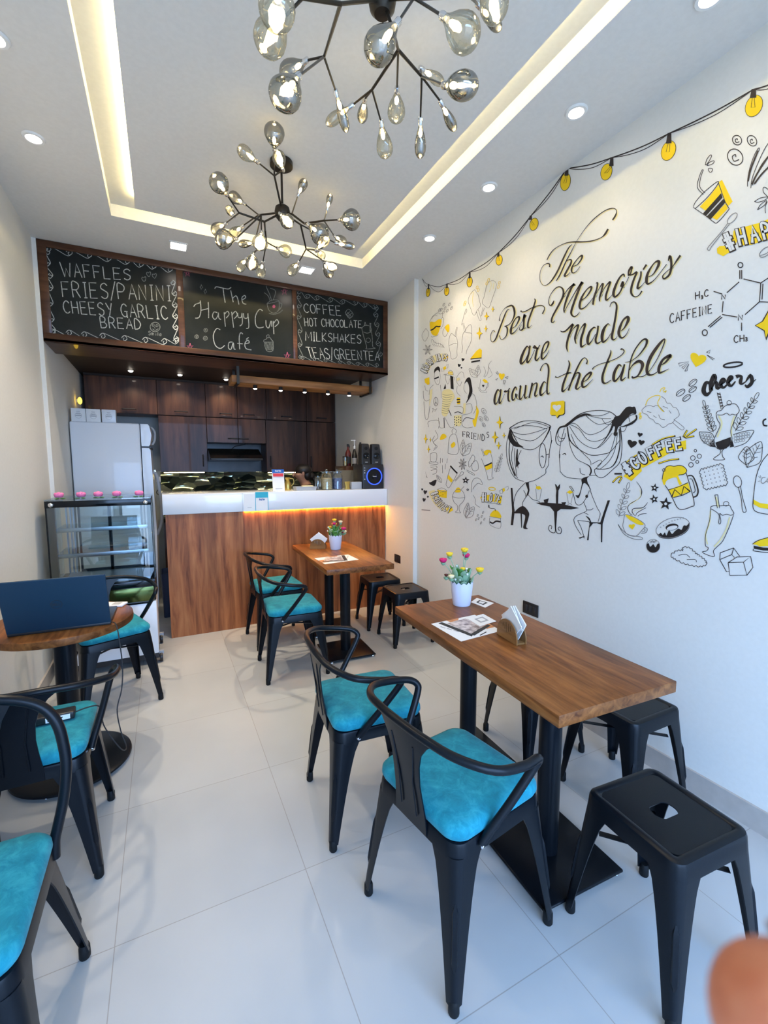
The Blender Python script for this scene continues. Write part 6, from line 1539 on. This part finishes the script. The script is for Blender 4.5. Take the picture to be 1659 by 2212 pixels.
fl(p, 'paintyellow', '~888,320 930,400 905,520 882,632 856,620 836,540 868,512 890,420\n604,200 652,200 652,300 606,300\n312,1572 455,1590 450,1700 380,1690 312,1672\n~575,1600 600,1550 640,1545 662,1590 650,1612 600,1618\n~1100,1970 1140,1895 1190,1880 1240,1920 1262,1995\n~512,905 560,862 580,910 532,952\n~362,770 400,740 440,760 440,800 355,832\n~1005,1010 1050,980 1110,990 1115,1040 1085,1020 1050,1062 1010,1040\n1016,1225 1128,1178 1132,1250 1045,1286\n470,1345 545,1430 520,1472 462,1405')
fl(p, 'paintblack', '~820,0 836,110 800,200 738,285 780,180 800,90 790,20\n~185,1470 220,1460 250,1440 300,1430 270,1515 215,1505\n130,1290 150,1370 165,1400 150,1390')
ln(p, '1012,1225 1070,1200 1126,1172', 20, 'paintblack'); ln(p, '600,232 652,228\n604,272 652,264', 20, 'paintblack', 0); ln(p, '505,1218 550,1270 608,1330', 22, 'paintblack', 3); ln(p, '1095,2055 1140,2075 1190,2045 1255,2055', 22, 'paintblack'); ln(p, '1080,1800 1082,1840 1120,1855 1170,1862 1178,1895', 8, 'paintblack'); ln(p, '1080,1800 1082,1842', 16, 'paintblack', 0)
ln(p, '565,430 620,412 680,438\n480,380 520,470\n410,500 416,652', 10, 'paintblack')
ln(p, '690,560 740,500 860,520', 8, 'paintblack')
p.use('paintblack')
for k in range(14): p.ell(570+(k % 4)*30, 490+(k//4)*38+(k % 2)*10, 7, 9)
for k in range(7): p.ell(330+(k % 4)*32, 1610+(k//4)*40+(k % 2)*12, 4, 6)
for k in range(9): p.use('paintgrey').line([(388-k*1.5, 150+k*34), (450, 166+k*34), (540-k*9, 150+k*34)], 5, 4)
ln(p, '''100,100 105,200 140,250 200,230
110,260 130,500 170,510 200,330
182,640 178,560 330,540 330,660
330,500 345,640 410,650
420,490 500,640 560,640
680,460 680,600 740,650 840,640
560,330 690,345 690,440
820,140 870,170 900,330 850,440
740,300 820,300 820,420 690,460
470,1030 478,880 500,780 545,745 590,760 618,880 618,1030 540,1048 470,1030
535,740 530,690 560,662 595,690 585,735
205,1040 215,1150 290,1150 302,1040 250,1022 205,1040
190,1160 310,1165 305,1200 200,1185 190,1160
205,1220 300,1225 290,1260 210,1240
215,1290 300,1270 290,1330 240,1345
280,690 320,790 250,870 310,930 250,990
270,770 240,840 290,930 260,960
440,1500 470,1360 508,1240
440,1500 480,1548 540,1460 610,1330
570,1440 640,1360 670,1310 705,1320 690,1350 650,1372 580,1450
778,1160 840,1055 870,1120 790,1240 778,1160
825,1190 885,1140 920,1190 915,1280 840,1285 825,1190
745,1280 850,1330 860,1360 750,1300
820,1610 822,1500 850,1420 910,1400 960,1430 985,1500 920,1480 870,1520 840,1570
535,1680 560,1610 620,1570 690,1600 722,1690 690,1760 640,1810 640,1890 660,1920 580,1910 610,1880 610,1810 560,1760 535,1680
535,1680 630,1700 722,1690
650,1590 712,1525
970,1110 1020,1240 1060,1380 1075,1430 1150,1400 1125,1370 1140,1180 1112,1040
965,960 1005,1075
985,965 1020,1070
845,1655 880,1720 880,1790 950,1840
1095,1990 1100,2100 1250,2150 1255,2000
1085,1975 1265,2005
1000,1760 1270,1800
360,1100 355,1180
388,1110 385,1170
460,1110 452,1180
385,1210 390,1330
430,1190 428,1270
312,1572 380,1548 455,1590 380,1600 312,1572''', 6, 'paintgrey')
p.ell(289, 260, 32, 66, 7); ln(p, '289,196 289,325\n289,262 265,305\n289,262 312,305', 6, 'paintgrey', 0)
ln(p, '235,370 250,360 245,400 235,420\n262,380 280,372 275,410\n290,390 305,360', 5, 'paintgrey', 3)
for x, y, r_ in ((1006, 402, 36), (962, 515, 30), (1042, 510, 32), (1006, 608, 24)): swirl(p, x, y, r_*.85, r_*1.3, 6)
for st_ in letters('FRIEND', (690, 705), (1025, 755), (692, 785), (1020, 850), gap=.35): p.use('paintbrown').line(st_, 9, 0)
for st_ in letters('S', (1050, 712), (1085, 715), (1048, 800), (1085, 790)): p.line(st_, 9, 0)
leaf(p, 690, 1072, 815, 880, .26, 6); leaf(p, 680, 1060, 700, 830, .18, 6); leaf(p, 740, 2000, 860, 1830, .28, 6); leaf(p, 735, 1990, 770, 1770, .20, 6); leaf(p, 372, 1470, 300, 1355, .2, 5)
sprig(p, 1188, 1320, 1262, 1090, 5, 58, 5); star(p, 735, 1435, 60, 5); star(p, 765, 1575, 26, 0)
for k in range(8): leaf(p, 690, 1195, 690+62*math.cos(k*.785+.3), 1195+90*math.sin(k*.785+.3), .16, 4)
for x, y in ((915, 1960), (995, 1915), (975, 1975), (890, 2025), (930, 2005), (1015, 2015), (965, 2070)): bean(p, x, y, 20, -65, 4)
p.z = .0014
for x, y, s in ((85, 1570, 40), (130, 1610, 75), (170, 1680, 38), (113, 1725, 66)): heart(p, x, y, s, 'paintblack', 8, 0, .7)
p.z = .0012; ln(p, '225,1590 270,1710 370,1820 515,1880', 95, 'paintpale', 6); ln(p, '480,1840 515,1900', 80, 'paintyellow', 0)
p.z = .0014; block(p, '#CONNECT', [(215, 1620), (270, 1760), (370, 1870), (490, 1925)], 92, 22)
p.z = .0012; fl(p, 'paintyellow', '950,1690 1000,1660 1200,1640 1275,1690 1260,1785 1200,1760 1050,1745 980,1755')
p.z = .0014; block(p, '#LOVE', [(965, 1745), (1060, 1745), (1150, 1755), (1240, 1785)], 115, 26); p.z = .0013
p.use('paintyellow'); p.ell(1128, 1562, 50, 22, 12, 5)
ln(p, '1240,1590 1280,1565 1290,1625 1250,1635 1240,1590\n1330,1540 1370,1522 1375,1560 1345,1590', 6, 'paintgrey', 0); fl(p, 'paintyellow', '1283,1562 1312,1545 1325,1590 1295,1612')
p.use('paintgrey'); p.line([(75, 1875), (205, 1885)], 12, 0)
p.frame(0, 0, 1)
for q in ((1064.8, 667.8, 3.8, 7), (1051, 683, 5.5, 10), (1035.6, 720, 6.5, 14.5), (1049.6, 710, 4.2, 8), (1079.4, 912.4, 7.5, 15), (1069.2, 944.3, 7.5, 14), (1088.8, 940.7, 4.2, 7), (1077.2, 962.3, 5.5, 9), (919.5, 948, 4.5, 11), (929.7, 950, 2.8, 6), (926, 970.3, 3.6, 9)): sparkle(p, *q)
p.build('mural_far_doodles', wall_r)
